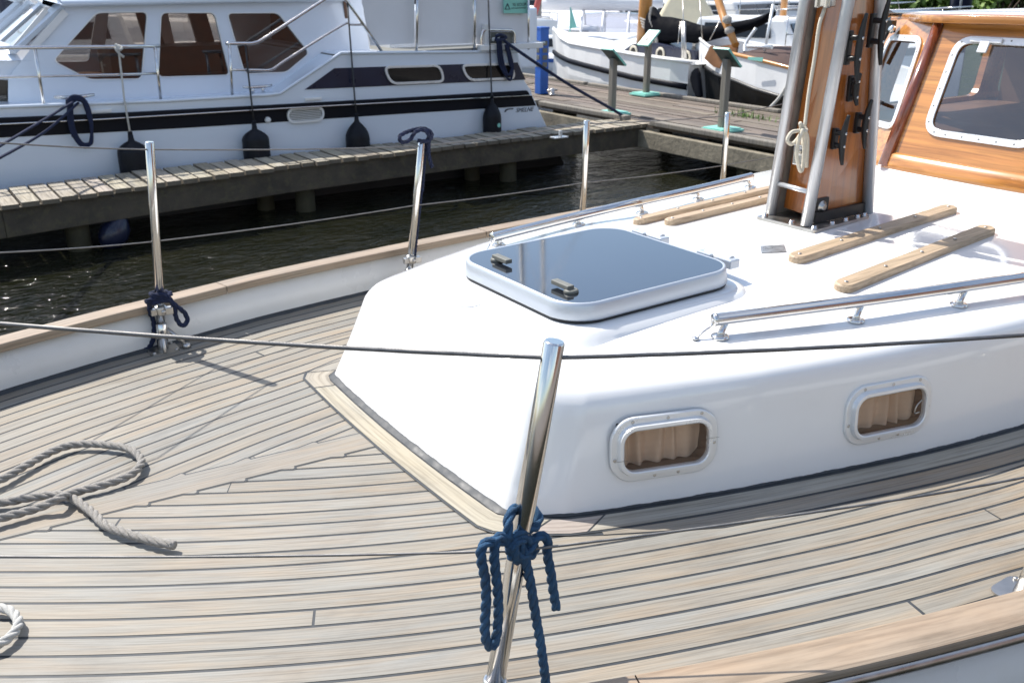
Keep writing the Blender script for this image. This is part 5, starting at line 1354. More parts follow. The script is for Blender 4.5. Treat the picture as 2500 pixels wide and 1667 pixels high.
info_sign(onZ(1577, 233, ZJ+.006), -1, 'teal lectern sign whose white poster faces the camera', .80)
info_sign(onZ(1762, 320, ZJ+.006), 1, 'teal lectern sign seen from behind, tallest, just left of the mast', .80)
# power pedestal
q = onZ(1322, 229, ZJ+.006); pw = thing('power_pedestal', 'blue shore power pedestal at the far end of the pier', 'power pedestal', q)
m2 = MB(); m2.box(q+Vector((0, 0, .46)), (.145, .145, .92)); m2.box(q+Vector((0, 0, .93)), (.16, .16, .03)); m2.build('body', M['bluepaint'], pw, bevel=.006)
m2 = MB()
for k in range(4): m2.box(q+Vector((-.0, -.076, .42+k*.10)), (.08, .012, .065)); 
for k in range(4): m2.box(q+Vector((-.076, 0, .42+k*.10)), (.012, .08, .065))
m2.build('socket', M['grey_plastic'], pw, bevel=.003)
q = onZ(1348, 233, ZJ+.006); m2 = MB(); m2.lathe(q, (0, 0, 1), [(0, .05), (.02, .05), (.02, .035), (.09, .035), (.10, .02)], 12); m2.tube([q+Vector((-.09, 0, .07)), q+Vector((.09, 0, .07))], .014, 8)
single(m2, 'mooring_bollard', M['steel_dull'], 'small steel mooring bollard beside the blue pedestal', 'bollard', q)
q = onZ(1365, 337, ZJ+.004); m2 = MB(); m2.box(q+Vector((0, .0, .008)), (.18, .10, .014)); m2.box(q+Vector((0, -.02, .045)), (.03, .03, .07)); single(m2, 'mooring_bracket', M['alu_frame'], 'pale metal mooring bracket on the edge of the finger jetty', 'bracket', q, bevel=.003)
wd = MB(); rw = random.Random(4); base = onZ(1800, 283, ZJ)
for k in range(140):
    b = base+Vector((rw.gauss(0, .06), rw.gauss(-.12, .22), 0)); a = rw.uniform(0, 6.3); h = rw.uniform(.03, .11); d = Vector((math.cos(a), math.sin(a), 0)); s_ = d.cross(Vector((0, 0, 1)))*.006
    wd.face([b-s_, b+s_, b+d*h*.5+Vector((0, 0, h))], 0, None, (rw.random(),)*3)
tag(wd.build('weeds', M['weed'], None, fixn=False), 'green weeds growing between the pier boards', 'weeds', kind='stuff')
# ================================================================== BOATS beyond the pier
def z3b(x, y): return (1250+x/3.357, y/3.357)
def bx_(x, y, X): return onX(*z3b(x, y), X)
# ---- white flat bottomed boat with a black stripe
XC, XS = 10.95, 10.02
wb = thing('traditional_boat', 'white traditional sailing boat with a black stripe and high pointed stem, moored along the pier', 'sailing boat', (XC, 11.5, ZW))
st_ = [(345, 235, 700, 10.93), (400, 318, 705, 10.62), (470, 360, 712, 10.40), (600, 385, 725, 10.2), (730, 407, 740, 10.08), (1000, 455, 770, 10.0), (1300, 497, 790, 9.98), (1450, 518, 796, 10.03), (1500, 520, 800, 10.22)]
hb = MB(); rows = []; stations = []
for x, yt, yb, X in st_:
    t = bx_(x, yt, X); b = Vector((X+.10, t.y, ZW-.1)); c = t.lerp(b, .45)+Vector((-.04 if X < 10.6 else 0, 0, 0)); stations.append((t, c, b))
    rows.append([Vector((2*XC-b.x, b.y, b.z)), Vector((2*XC-c.x, c.y, c.z)), Vector((2*XC-t.x, t.y, t.z)), Vector((2*XC-t.x-.06, t.y, t.z-.03)), Vector((t.x+.06, t.y, t.z-.03)), t, c, b])
hb.grid(rows, 0, False); hb.face(rows[-1]); hb.build('hull', M['white'], wb)
stm = MB(); s0 = bx_(340, 232, XC); s1 = bx_(358, 480, XC); s2_ = bx_(405, 660, XC); s3_ = Vector((XC, bx_(470, 700, XC).y, ZW-.1)); bk_ = bx_(470, 370, XC)
stm.prism([s0+Vector((-.045, 0, 0)), s1+Vector((-.045, 0, 0)), s2_+Vector((-.045, 0, 0)), s3_+Vector((-.045, 0, 0)), Vector((XC-.045, bk_.y, s2_.z)), bk_+Vector((-.045, 0, 0))], (.09, 0, 0)); stm.build('stem', M['white'], wb, bevel=.01)
sp_ = MB(); rows = []
for (t, c, b), f in zip(stations, (.50, .42, .40, .42, .44, .48, .50, .51, .51)):
    p = t.lerp(b, f*.62); rows.append([p+Vector((-.035, 0, .045)), p+Vector((-.065, 0, .03)), p+Vector((-.065, 0, -.03)), p+Vector((-.03, 0, -.045))])
sp_.grid(rows, 0, True); sp_.build('rubbing_strake', M['band'], wb)
gw = MB(); gw.tube([t+Vector((-.01, 0, .01)) for t, c, b in stations], .022, 8); gw.build('gunwale', M['white'], wb)
cbn = MB(); p0_ = bx_(905, 415, 10.55); 
cl_ = [bx_(905, 418, 10.55), bx_(985, 362, 10.55), bx_(1180, 352, 10.55), bx_(1500, 420, 10.55), bx_(1500, 505, 10.55), bx_(905, 470, 10.55)]
cbn.prism(cl_, (.8, 0, 0)); cbo = cbn.build('cabin', M['navy'], wb, bevel=.012)
for x, y in ((998, 425), (1218, 443), (1430, 470)):
    g = MB(); q = bx_(x, y, 10.548); a = [(0, .10), (.012, .10), (.022, .088), (.022, .072), (.008, .066)]; g.lathe(q, (-1, 0, 0), a, 20); g.lathe(q, (-1, 0, 0), [(0, .064), (.012, .06)], 16, 1); g.build('porthole', [M['halyard'], M['dark']], cbo)
mm = MB(); m0, m1 = bx_(1065, 420, 10.75), bx_(1098, 0, 10.75); mm.tube([m0+Vector((0, 0, -.3)), m1, m0+(m1-m0)*4.2], [.115, .105, .06], 16); mm.build('mast', M['spar'], wb)
for zz in (130, 150, 250, 275):
    pass
rg = MB(); q = bx_(1085, 180, 10.63)
for k in range(4): rope(rg, [bx_(1050+k*6, 150+k*22, 10.60), bx_(1085, 165+k*22, 10.58), bx_(1120, 180+k*20, 10.62)], .016)
rope(rg, [bx_(1140, 60, 10.6), bx_(1130, 160, 10.58), bx_(1165, 260, 10.58), bx_(1185, 390, 10.58)], .02); rope(rg, [bx_(1165, 220, 10.6), bx_(1150, 330, 10.58), bx_(1190, 400, 10.58), bx_(1180, 240, 10.58)], .02)
single(rg, 'halyard', M['rope_grey'], 'grey halyards coiled on the orange mast of the white traditional boat', 'rope', q)
cv_ = MB(); rows = []
prof_ = [(1150, 60, 340), (1200, 135, 345), (1300, 145, 345), (1400, 165, 330), (1500, 195, 340), (1600, 215, 325), (1700, 205, 300), (1850, 175, 262), (1980, 150, 225), (2080, 120, 175), (2130, 95, 130)]
for x, yt, yb in prof_:
    t, b = bx_(x, yt, 10.70), bx_(x, yb+18, 10.70); c = (t+b)/2; h = (t-b).length/2
    rows.append([c+Vector((.17*math.sin(a)*(.4+.6*h/.28 if h < .28 else 1), 0, h*math.cos(a)*(1+.04*math.sin(x*.05+3*a)))) for a in [2*PI*k/14 for k in range(14)]])
cv_.grid(rows, 0, True, closed_u=True); cv_.face(rows[0]); cv_.face(rows[-1][::-1]); cv_.build('sail_cover', M['sailcover'], wb)
rd = MB(); rd.prism([bx_(*p, 9.97) for p in ((1500, 555), (1465, 595), (1452, 650), (1470, 720), (1500, 800), (1540, 800), (1520, 600))], (.08, 0, 0)); rd.build('rudder', M['band'], wb, bevel=.02)
rgg = MB()
for a, b in (((1540, 0), (1560, 330)), ((1400, 0), (1408, 330)), ((1700, 180), (1620, 330)), ((1380, 180), (1360, 360))): rgg.tube([bx_(*a, 10.5), bx_(*b, 10.4)], .008, 6)
for x in (1395, 1412): rgg.tube([bx_(x, 180, 10.4), bx_(x+8, 480, 10.3)], .022, 8)
rgg.build('rigging', M['steel_dull'], wb)
# ---- black and white boat
XC2 = 10.95
bb = thing('traditional_boat', 'traditional boat with a tarred black lower hull, white topsides and a wooden rail', 'sailing boat', (XC2, 8.5, ZW))
st2_ = [(1503, 275, 490, 10.90), (1550, 335, 520, 10.55), (1610, 385, 560, 10.35), (1700, 420, 620, 10.18), (1830, 455, 660, 10.05), (2000, 495, 730, 9.98), (2280, 568, 815, 9.95), (2600, 640, 920, 10.0), (2900, 690, 1000, 10.2)]
up_, lo_ = MB(), MB(); rows = []; rows2 = []; cap = []
for x, yt, ym, X in st2_:
    t = bx_(x, yt, X); m_ = bx_(x, ym, X+.0); m_.x = X-.02; b = Vector((X+.18, t.y, ZW-.1)); mi = lambda p: Vector((2*XC2-p.x, p.y, p.z))
    rows.append([mi(m_), mi(t), mi(t)+Vector((-.07, 0, -.02)), mi(t)+Vector((-.07, 0, -.25)), t+Vector((.07, 0, -.25)), t+Vector((.07, 0, -.02)), t, m_]); rows2.append([mi(b), mi(m_), m_, b]); cap.append((t, m_))
up_.grid(rows, 0, False); up_.build('topsides', M['white'], bb)
lo_.grid(rows2, 0, False); lo_.face(rows2[0]); lo_.face(rows2[-1]); lo_.build('hull', M['tar'], bb)
k_ = MB(); k_.tube([m_+Vector((-.01, 0, 0)) for t, m_ in cap], .030, 8); k_.build('rubbing_strake', M['tar'], bb)
k_ = MB(); k_.tube([t+Vector((0, 0, .012)) for t, m_ in cap[3:]], .026, 8); k_.tube([t+Vector((0, 0, .012)) for t, m_ in cap[:4]], .02, 8, 1); k_.build('wooden_rail', [M['spar'], M['white']], bb)
k_ = MB(); s0 = bx_(1493, 262, XC2); k_.prism([s0+Vector((-.05, 0, 0)), bx_(1500, 490, XC2)+Vector((-.05, 0, 0)), bx_(1612, 415, XC2)+Vector((-.05, 0, 0)), bx_(1545, 335, XC2)+Vector((-.05, 0, 0))], (.1, 0, 0)); k_.build('stem', M['white'], bb, bevel=.01)
k_ = MB(); k_.prism([bx_(*p, 10.14) for p in ((1625, 378), (1770, 400), (1700, 560), (1655, 552), (1575, 480))], (.03, 0, 0)); k_.build('bow_board', M['darkwood'], bb); k_ = MB(); k_.prism([bx_(*p, 10.6) for p in ((1600, 395), (1850, 360), (1830, 480), (1700, 560))], (.03, 0, 0)); k_.build('bow_board', M['darkwood'], bb)
k_ = MB(); k_.tube([bx_(1675, -150, 10.8), bx_(1690, 0, 10.75), bx_(1740, 160, 10.6), bx_(1835, 372, 10.45)], [.06, .06, .058, .05], 12); k_.build('bowsprit', M['spar'], bb)
k_ = MB()
for x, y in ((1760, 200), (1780, 290)): k_.lathe(bx_(x, y, 10.5), (0, 0, 1), [(0, .02), (.03, .07), (.09, .07), (.12, .02)], 10)
k_.build('block', M['rope_grey'], bb)
cvp = [(1830, 455, 470), (1900, 432, 480), (1990, 425, 495), (2100, 428, 520), (2200, 450, 545), (2285, 500, 560), (2330, 540, 575)]
k_ = MB(); rows = []
for x, yt, yb in cvp: t, b = bx_(x, yt, 10.5), bx_(x, yb, 10.1); rows.append([Vector((10.12, t.y, b.z)), Vector((10.2, t.y, lerp(b.z, t.z, .7))), Vector((10.45, t.y, t.z)), Vector((10.95, t.y, t.z+.06)), Vector((11.6, t.y, b.z))])
k_.grid(rows, 0, True); k_.build('deck_cover', M['brown_cover'], bb)
k_ = MB(); k_.tube([bx_(2140, 40, 10.6), bx_(2070, 420, 10.4)], .02, 8); k_.tube(spline([bx_(2000, 230, 10.6), bx_(1915, 360, 10.5), bx_(1905, 430, 10.4)], 5), .022, 8); k_.tube([bx_(1930, 378, 10.4), bx_(2130, 388, 10.4)], .03, 8); k_.tube([bx_(1700, 560, 10.1)+Vector((0, 0, .2)), bx_(1655, 380, 10.3)], .012, 6); k_.build('rigging', M['alu_frame'], bb)
k_ = MB(); q = bx_(2290, 640, 9.9); k_.tube(spline([q, bx_(2200, 790, 9.9), bx_(2110, 890, 9.85)], 6), .022, 8)
single(k_, 'mooring_line', M['rope_white'], 'pale mooring line from the black and white boat down to the pier', 'rope', bx_(2110, 890, 9.85))
k_ = MB(); k_.prism([bx_(*p, 9.88) for p in ((1935, 468), (2055, 475), (2050, 508), (1930, 490))], (.012, 0, 0)); k_.build('name_board', M['teal'], bb)
# ---- generic boats further off
def hull_mesh(mb, o, ax, L, B, fb, bow=.25, mi=0):
    """o: middle of the waterline; ax: unit vector to the bow"""
    ax = Vector((*ax, 0)).normalized(); s = Vector((-ax.y, ax.x, 0)); rows = []
    for k in range(13):
        t = k/12; x = (t-.5)*L; w = B/2*(1 if t < .55 else max(.02, 1-((t-.55)/.45)**2.2)); h = fb*(1+bow*max(0, (t-.4)/.6)**1.5+.04*(1-t))
        c = o+ax*x
        rows.append([c+s*w*.85+Vector((0, 0, -.2)), c+s*w+Vector((0, 0, h*.5)), c+s*w+Vector((0, 0, h)), c+s*w*.5+Vector((0, 0, h+.03)), c+Vector((0, 0, h+.045)), c-s*w*.5+Vector((0, 0, h+.03)), c-s*w+Vector((0, 0, h)), c-s*w+Vector((0, 0, h*.5)), c-s*w*.85+Vector((0, 0, -.2))])
    mb.grid(rows, mi, True); mb.face(rows[0], mi)
def cabin_box(mb, o, ax, x0, x1, w, z0, z1, rake0=.15, rake1=.35, tum=.1, mi=0):
    ax = Vector((*ax, 0)).normalized(); s = Vector((-ax.y, ax.x, 0)); P = lambda x, y, z: o+ax*x+s*y+Vector((0, 0, z))
    v = [P(x0, -w/2, z0), P(x0, w/2, z0), P(x1, w/2, z0), P(x1, -w/2, z0), P(x0+rake0, -w/2+tum, z1), P(x0+rake0, w/2-tum, z1), P(x1-rake1, w/2-tum, z1), P(x1-rake1, -w/2+tum, z1)]
    mb.mesh(v, [(0, 1, 2, 3), (4, 5, 6, 7), (0, 1, 5, 4), (1, 2, 6, 5), (2, 3, 7, 6), (3, 0, 4, 7)], mi)
def boat(name, label, cat, o, ax, L, B, fb, hullm='white', cab=(), mast=None, stripe=None, boom=None, rails=True, bow=.25):
    t = thing(name, label, cat, o); o = Vector(o); a = Vector((*ax, 0)).normalized(); s = Vector((-a.y, a.x, 0)); P = lambda x, y, z: o+a*x+s*y+Vector((0, 0, z))
    m = MB(); hull_mesh(m, o, ax, L, B, fb, bow); m.build('hull', M[hullm], t)
    if stripe:
        m = MB()
        for sg_ in (-1, 1):
            rows = []
            for k in range(13):
                q = k/12; x = (q-.5)*L; w = (B/2*(1 if q < .55 else max(.02, 1-((q-.55)/.45)**2.2))+.012)*sg_; h = fb*(1+bow*max(0, (q-.4)/.6)**1.5+.04*(1-q))
                rows.append([P(x, w, h*stripe[1]), P(x, w, h*stripe[2])])
            m.grid(rows, 0, True)
        m.build('hull_stripe', M[stripe[0]], t)
    for (x0, x1, w, z0, z1, mat, wins) in cab:
        m = MB(); cabin_box(m, o, ax, x0, x1, w, z0, z1); c = m.build('cabin', M[mat], t, bevel=.05)
        if wins:
            n = wins
            for k in range(n):
                for sg_ in (-1, 1):
                    m = MB(); q0 = x0+.28+(x1-x0-.75)*k/n; q1 = q0+(x1-x0-.75)/n-.10; zz0, zz1 = z0+(z1-z0)*.42, z0+(z1-z0)*.84
                    f = lambda x, z: P(x, sg_*(w/2-.1*(z-z0)/(z1-z0)+.012), z)
                    m.prism([f(q0, zz0), f(q1, zz0), f(q1-.05, zz1), f(q0+.04, zz1)], s*sg_*.012); m.build('window', M['darkpane'], c)
            m = MB(); f = lambda y, z: P(x1-.35*(z-z0)/(z1-z0)+.015, y, z); zz0, zz1 = z0+(z1-z0)*.4, z0+(z1-z0)*.86
            for y0, y1 in ((-w*.42, -.03), (.03, w*.42)): m.prism([f(y0, zz0), f(y1, zz0), f(y1*.93, zz1), f(y0*.93, zz1)], a*.012)
            m.build('windscreen', M['darkpane'], c)
    if mast:
        x, h, r, mat = mast; m = MB(); m.tube([P(x, 0, fb*.6), P(x, 0, h)], [r, r*.6], 12); m.build('mast', M[mat], t)
        m = MB()
        for q in (P(L*.48, 0, fb*1.1), P(-L*.47, 0, fb), P(x-.2, B*.45, fb), P(x-.2, -B*.45, fb)): m.tube([q, P(x, 0, h*.96)], .008, 5)
        m.build('rigging', M['steel_dull'], t)
        if boom:
            m = MB(); pts = [P(x-.1, 0, fb+boom[1])]+[P(x-boom[0]*k/6, .03*math.sin(k*2), fb+boom[1]+.02*math.sin(k)) for k in range(1, 7)]; m.tube(pts, [.16, .20, .19, .18, .16, .14, .09], 12); m.build('sail_cover', M[boom[2]], t)
    if rails:
        m = MB(); pts = []
        for k in range(7, 13):
            q = k/12; x = (q-.5)*L; w = B/2*(1 if q < .55 else max(.02, 1-((q-.55)/.45)**2.2))*.95; h = fb*(1+bow*max(0, (q-.4)/.6)**1.5)
            pts.append((x, w, h))
        for sg_ in (-1, 1):
            for dz in (.3, .6): m.tube([P(x, w*sg_, h+dz) for x, w, h in pts], .014, 6)
            for x, w, h in pts[::2]: m.tube([P(x, w*sg_, h), P(x, w*sg_, h+.6)], .012, 6)
        m.build('pulpit', M['steel'], t)
    return t, P
W0 = lambda x, y: onZ(x, y, ZW)
# white yacht with blue stripe directly behind the white traditional boat
o = Vector((12.9, 16.9, ZW)); t, P = boat('sailing_boat', 'white sailing boat with a grey mast, navy side windows and a bright blue cockpit cover', 'sailing boat', o, (-.62, .78), 8.0, 2.5, .60, 'white', [(-1.6, 2.0, 1.7, .60, .98, 'white', 3)], (1.2, 9.5, .075, 'mastgrey'), ('bluepaint', .78, .9))
m = MB(); rows = []
for k in range(7):
    x = 2.0+k*.32; rows.append([P(x, y,   .62+.24*math.sin(PI*(k+.3)/7)*math.cos(y*1.1)) for y in (-1.0, -.6, -.2, .2, .6, 1.0)])
m.grid(rows, 0, True); m.build('cockpit_cover', M['blue_canvas'], t)
pn = MB(); q = onX(*z3b(480, 60), 12.6); pn.prism([q, q+Vector((0, -.02, -.42)), q+Vector((0, -.22, -.40))], (.01, 0, 0)); pn.tube([q, q+Vector((0, 0, -1.0))], .012, 6)
pn.build('pennant', M['teal'], t)
# sprayhood boat
o = W0(1520, 150); o = Vector((14.9, 19.1, ZW)); t, P = boat('sailing_boat', 'white sailing boat with an arched clear vinyl sprayhood', 'sailing boat', o, (-.75, .66), 7.5, 2.6, .62, 'white', [(-.6, 2.4, 1.8, .62, .98, 'white', 3)], (1.0, 10, .08, 'mastgrey'), ('navy', .7, .82), (3.0, .9, 'canvas'))
m = MB(); f_ = MB(); rows = []
for k in range(9):
    a = PI*k/8; rows.append([P(x, -1.0*math.cos(a)*s_,   .62+.70*math.sin(a)*s_) for x, s_ in ((-.1, .97), (-.6, 1.0), (-1.2, 1.0), (-1.7, .97))])
m.grid(rows, 0, True); m.build('sprayhood', M['clear'], t)
for x in (-.1, -.6, -1.2, -1.7): f_.tube([P(x, -1.0*math.cos(PI*k/12),   .63+.71*math.sin(PI*k/12)) for k in range(13)], .03, 6)
f_.build('sprayhood_frame', M['canvas'], t)
# covered boat under a long white tarpaulin
o = Vector((18.9, 24.8, ZW)); t, P = boat('covered_boat', 'boat under a long ridged white tarpaulin tent', 'boat', o, (.80, -.60), 9.5, 3.0, .5, 'white', rails=False)
m = MB(); rows = []
for k in range(13):
    x = -4.5+9*k/12; rows.append([P(x, y, z+.05*math.sin(k*1.9+y)) for y, z in ((-1.75, .40), (-1.3, .68), (-.7, 1.0), (0, 1.24), (.7, 1.0), (1.3, .68), (1.75, .40))])
m.grid(rows, 0, True); m.face(rows[0]); m.face(rows[-1]); m.build('tarpaulin', M['canvas'], t)
o = Vector((23.5, 29.0, ZW)); boat('motor_boat', 'white motor boat with blue canvas, farthest back above the white tarpaulin', 'motor boat', o, (.75, -.66), 9, 3.0, .85, 'white', [(-2.8, 1.4, 2.2, .85, 1.4, 'white', 2), (1.0, 3.0, 2.0, .85, 1.25, 'white', 2)], None, ('bluepaint', .6, .85))
# cream canvas boat
o = Vector((19.1, 17.6, ZW)); t, P = boat('sailing_boat', 'boat with a tall cream canvas cockpit tent', 'sailing boat', o, (.70, -.71), 8.0, 2.6, .75, 'white', [(.6, 2.8, 1.8, .75, 1.1, 'white', 3)], (.9, 10, .09, 'spar'))
m = MB(); cabin_box(m, o, (.70, -.71), -2.4, -.5, 1.7, .75, 1.75, .5, .7, .35); m.build('cockpit_tent', M['cream'], t, bevel=.08)
# white cruiser with windows behind the bowsprit
o = Vector((21.6, 21.9, ZW)); t, P = boat('motor_boat', 'large white motor cruiser with a dark window band and sloping flybridge screen', 'motor boat', o, (.25, -.97), 8.5, 3.2, .85, 'white', [(-3.2, 2.2, 2.6, .85, 1.45, 'white', 4), (-2.2, 1.0, 2.2, 1.45, 1.95, 'white', 2)], None, ('navy', .45, .55))
# white workboat at the right with a portlight
o = Vector((14.5, 12.5, ZW)); t, P = boat('motor_boat', 'white launch with a small square cabin window, seen left of the mast', 'motor boat', o, (.35, -.94), 6.5, 2.4, .85, 'white', [(-1.5, .7, 1.6, .85, 1.42, 'white', 1)], None, ('tar', .88, 1.0))
o = Vector((27.4, 23.2, ZW)); boat('motor_boat', 'white cabin cruiser with a steel pulpit just left of the mast, under the hedge', 'motor boat', o, (-.9, .43), 9, 3.0, .85, 'white', [(-2.8, 1.8, 2.4, .85, 1.35, 'white', 3)], None, None)
# boats seen past the bow of the cruiser and through its saloon
o = Vector((2.3, 16.5, ZW)); boat('sailing_boat', 'white sailing boat with a brown mast, seen past the cruiser windscreen', 'sailing boat', o, (-.97, .24), 9, 2.9, 1.05, 'white', [(-1.5, 2.2, 2.0, 1.05, 1.6, 'white', 3)], (1.7, 10, .10, 'spar'), ('navy', .7, .8), (3.5, 1.1, 'blue_canvas'))
o = Vector((7.8, 19.0, ZW)); boat('motor_boat', 'white motor boat glimpsed through the saloon windows of the cruiser', 'motor boat', o, (-1, .1), 10, 3.2, 1.2, 'white', [(-3, 2.0, 2.6, 1.2, 2.1, 'white', 4)])
o = Vector((2.0, 24.0, ZW)); boat('motor_boat', 'white motor boat at the far left behind the brown mast', 'motor boat', o, (-1, .1), 10, 3.2, 1.3, 'white', [(-3, 2.0, 2.6, 1.3, 2.3, 'white', 4)])
fl = MB(); q = onY(6, 14, 15.5); fl.tube([q+Vector((-.08, 0, .35)), q+Vector((-.02, 0, -.9))], .015, 6)
rows = [[q+Vector((-.05+.34*u, .04*math.sin(u*7), .22-.50*v-.10*u)) for v in (0, .25, .5, .75, 1)] for u in (0, .2, .4, .6, .8, 1)]
fl.grid(rows, 1, True); single(fl, 'flag', [M['alu_frame'], M['navy']], 'blue flag on a staff at the top left corner', 'flag', q)
# red and white striped sail or mast cover left of the grey mast
fm = MB(); a, b = onX(*z3b(235, -60), 13.0), onX(*z3b(150, 250), 13.0); fm.tube([a, a.lerp(b, .5), b], [.075, .065, .05], 10); single(fm, 'furled_sail', M['red'], 'furled faded red sail on a stay left of the grey mast', 'sail', b)
fm = MB(); a, b = onX(2392-40, -160, 24), onX(2345, 60, 24); a = onX(2362, -120, 22); b = onX(2340, 60, 22); fm.tube([a, a.lerp(b, .5), b], [.28, .26, .22], 12); fm.tube([a+Vector((-.2, -.16, 0)), b+Vector((-.2, -.10, 0))], .03, 6, 1)
single(fm, 'furled_sail', [M['navy'], M['alu_frame']], 'furled dark blue sail in front of the hedge above the wheelhouse', 'sail', b)

# ================================================================== far bank, hedges and trees
bk = MB(); rows = []
far_ = [(-60, 62), (-20, 58), (5, 52), (24, 46), (33, 36), (38, 26), (42, 12), (46, -8), (50, -40)]
for z, d in ((ZW-.5, 0), (ZW+.35, .3), (-.45, 1.2), (-.35, 6), (-.3, 60)):
    rows.append([Vector((x+d*.8, y+d*.6, z)) for x, y in far_])
bk.grid(rows, 0, True); tag(bk.build('far_bank', M['bank'], None), 'low grassy bank beyond the harbour', 'bank', kind='structure')
def foliage(mb, c, rad, n, size, seed):
    r = random.Random(seed); cl = []
    for k in range(max(6, n//120)):
        a = r.uniform(0, 6.28); e = r.uniform(-.35, 1); q = math.sqrt(max(0, 1-e*e)); f = r.uniform(.45, .95)
        cl.append((Vector((math.cos(a)*q*rad[0]*f, math.sin(a)*q*rad[1]*f, e*rad[2]*f)), r.uniform(.22, .42)*min(rad), r.uniform(0, 1)))
    for k in range(n):
        p, s_, tn = r.choice(cl); d = Vector((r.gauss(0, 1), r.gauss(0, 1), r.gauss(0, 1))).normalized(); q = Vector(c)+p+d*s_*r.uniform(.6, 1.08)
        nrm = (d+Vector((r.gauss(0, .6), r.gauss(0, .6), r.gauss(.3, .6)))).normalized(); u = nrm.orthogonal().normalized(); u = Matrix.Rotation(r.uniform(0, 6.28), 3, nrm) @ u; w = nrm.cross(u)
        L = size*r.uniform(.7, 1.4); tt = min(1, max(0, tn*.6+r.uniform(0, .5)))
        mb.face([q-u*L*.5, q+w*L*.28, q+u*L*.5, q-w*L*.28], 0, None, (tt,)*3)
def bush(px, py, D, rad, label, n=1500, leaf='leaf', size=.22):
    d = ray(px, py); d2 = Vector((d.x, d.y)).normalized(); loc = Vector((d2.x*D, d2.y*D, -.4))
    t = thing('bush', label, 'bush', loc, 'bushes along the far bank'); m = MB(); foliage(m, loc+Vector((0, 0, rad[2]*.55)), rad, n, size, int(px*7+D)); m.build('leaves', M[leaf], t, fixn=False)
    m = MB(); rr = random.Random(int(px))
    for k in range(5): a = rr.uniform(0, 6.28); m.tube([loc+Vector((0, 0, -.05)), loc+Vector((math.cos(a)*rad[0]*.3, math.sin(a)*rad[1]*.3, rad[2]*.8))], [.06, .02], 6)
    m.build('stems', M['bark'], t)
def tree(px, D, h, cr_, label, n=3000):
    d = ray(px, 10); d2 = Vector((d.x, d.y)).normalized(); loc = Vector((d2.x*D, d2.y*D, -.4))
    t = thing('tree', label, 'tree', loc, 'trees behind the bushes on the far bank'); m = MB(); foliage(m, loc+Vector((0, 0, h*.52)), (cr_, cr_, h*.5), n, .42, int(px*3+D)); m.build('crown', M['leaf2'], t, fixn=False)
    m = MB(); rr = random.Random(int(px)); m.tube([loc+Vector((0, 0, -.1)), loc+Vector((.1, 0, h*.3)), loc+Vector((0, .1, h*.7))], [.22, .16, .06], 10)
    for k in range(6): a = rr.uniform(0, 6.28); z = h*rr.uniform(.2, .5); m.tube([loc+Vector((.05, 0, z)), loc+Vector((math.cos(a)*cr_*.6, math.sin(a)*cr_*.6, z+h*.2))], [.09, .03], 7)
    m.build('trunk', M['bark'], t)
names = ['yellow green bush %s' % s for s in ('right of the mast behind the roof rail end', 'between the roof rail end and the blue furled sail', 'directly left of the blue furled sail', 'directly right of the blue furled sail', 'over the middle of the wheelhouse roof', 'in the top right corner', 'left of the mast above the white cruiser')]
for (px, D, rad, n), l in zip(((2190, 37, (2.0, 2.0, 1.2), 2200), (2265, 38, (2.1, 2.1, 1.1), 2200), (2325, 36.5, (1.9, 1.9, 1.15), 2200), (2395, 37, (2.1, 2.1, 1.25), 2400), (2450, 35, (1.9, 1.9, 1.2), 2400), (2510, 36, (2.2, 2.2, 1.3), 2400), (1945, 46, (2.2, 2.2, 1.4), 2000)), names): bush(px, 20, D, rad, l, n)
for (px, D, h, c), l in zip(((2165, 52, 8, 3.2), (2300, 50, 7, 3.2), (2440, 52, 9, 3.6), (1950, 58, 8, 3.4), (1780, 62, 9, 4), (1560, 66, 9, 4), (1350, 68, 9, 4), (60, 64, 8, 4)), ['tree in the dark green row behind the bushes, %s' % s for s in ('nearest the mast on its right', 'behind the blue furled sail', 'toward the top right corner', 'left of the mast', 'above the cream canvas tent', 'above the orange mast', 'above the white tarpaulin', 'over the flag at the top left')]): tree(px, D, h, c, l)
# house with a tiled roof behind the photographer (it shows only as a reflection in the dark windows)
hs = thing('house', 'brick house with a steep clay tiled roof, reflected in the tinted cruiser windows', 'house', (15.5, -22, -.6))
m = MB(); m.box((15.5, -25, 2.2), (17, 8, 5.6)); m.build('wall', M['brick'], hs)
m = MB(); m.prism([(6.7, -20.6, 4.9), (6.7, -31.4, 4.9), (6.7, -26, 14.5)], (17.6, 0, 0)); m.build('roof', M['tiles'], hs)
m = MB()
for k in range(7): m.box((8.6+k*2.3, -20.98, 1.3), (1.4, .06, 1.5))
m.build('windows', M['acrylic'], hs); 
gd = MB(); gd.box((5, -25, -1.0), (120, 44, .8)); tag(gd.build('quay', M['paving'], None), 'quay behind the photographer', 'quay', kind='structure')
# brown timber of the quay edge at the bottom right corner
q = MB(); a, b = onZ(2420, 1690, -.28), onZ(2560, 1615, -.28); d = (b-a).normalized()
q.bar(a-d*1.5+Vector((.0, -.07, 0)), b+d*2+Vector((.0, -.07, 0)), .16, .14); single(q, 'fender_board', M['darkwood'], 'brown timber fender board at the bottom right corner below the hull', 'fender board', a, bevel=.008)

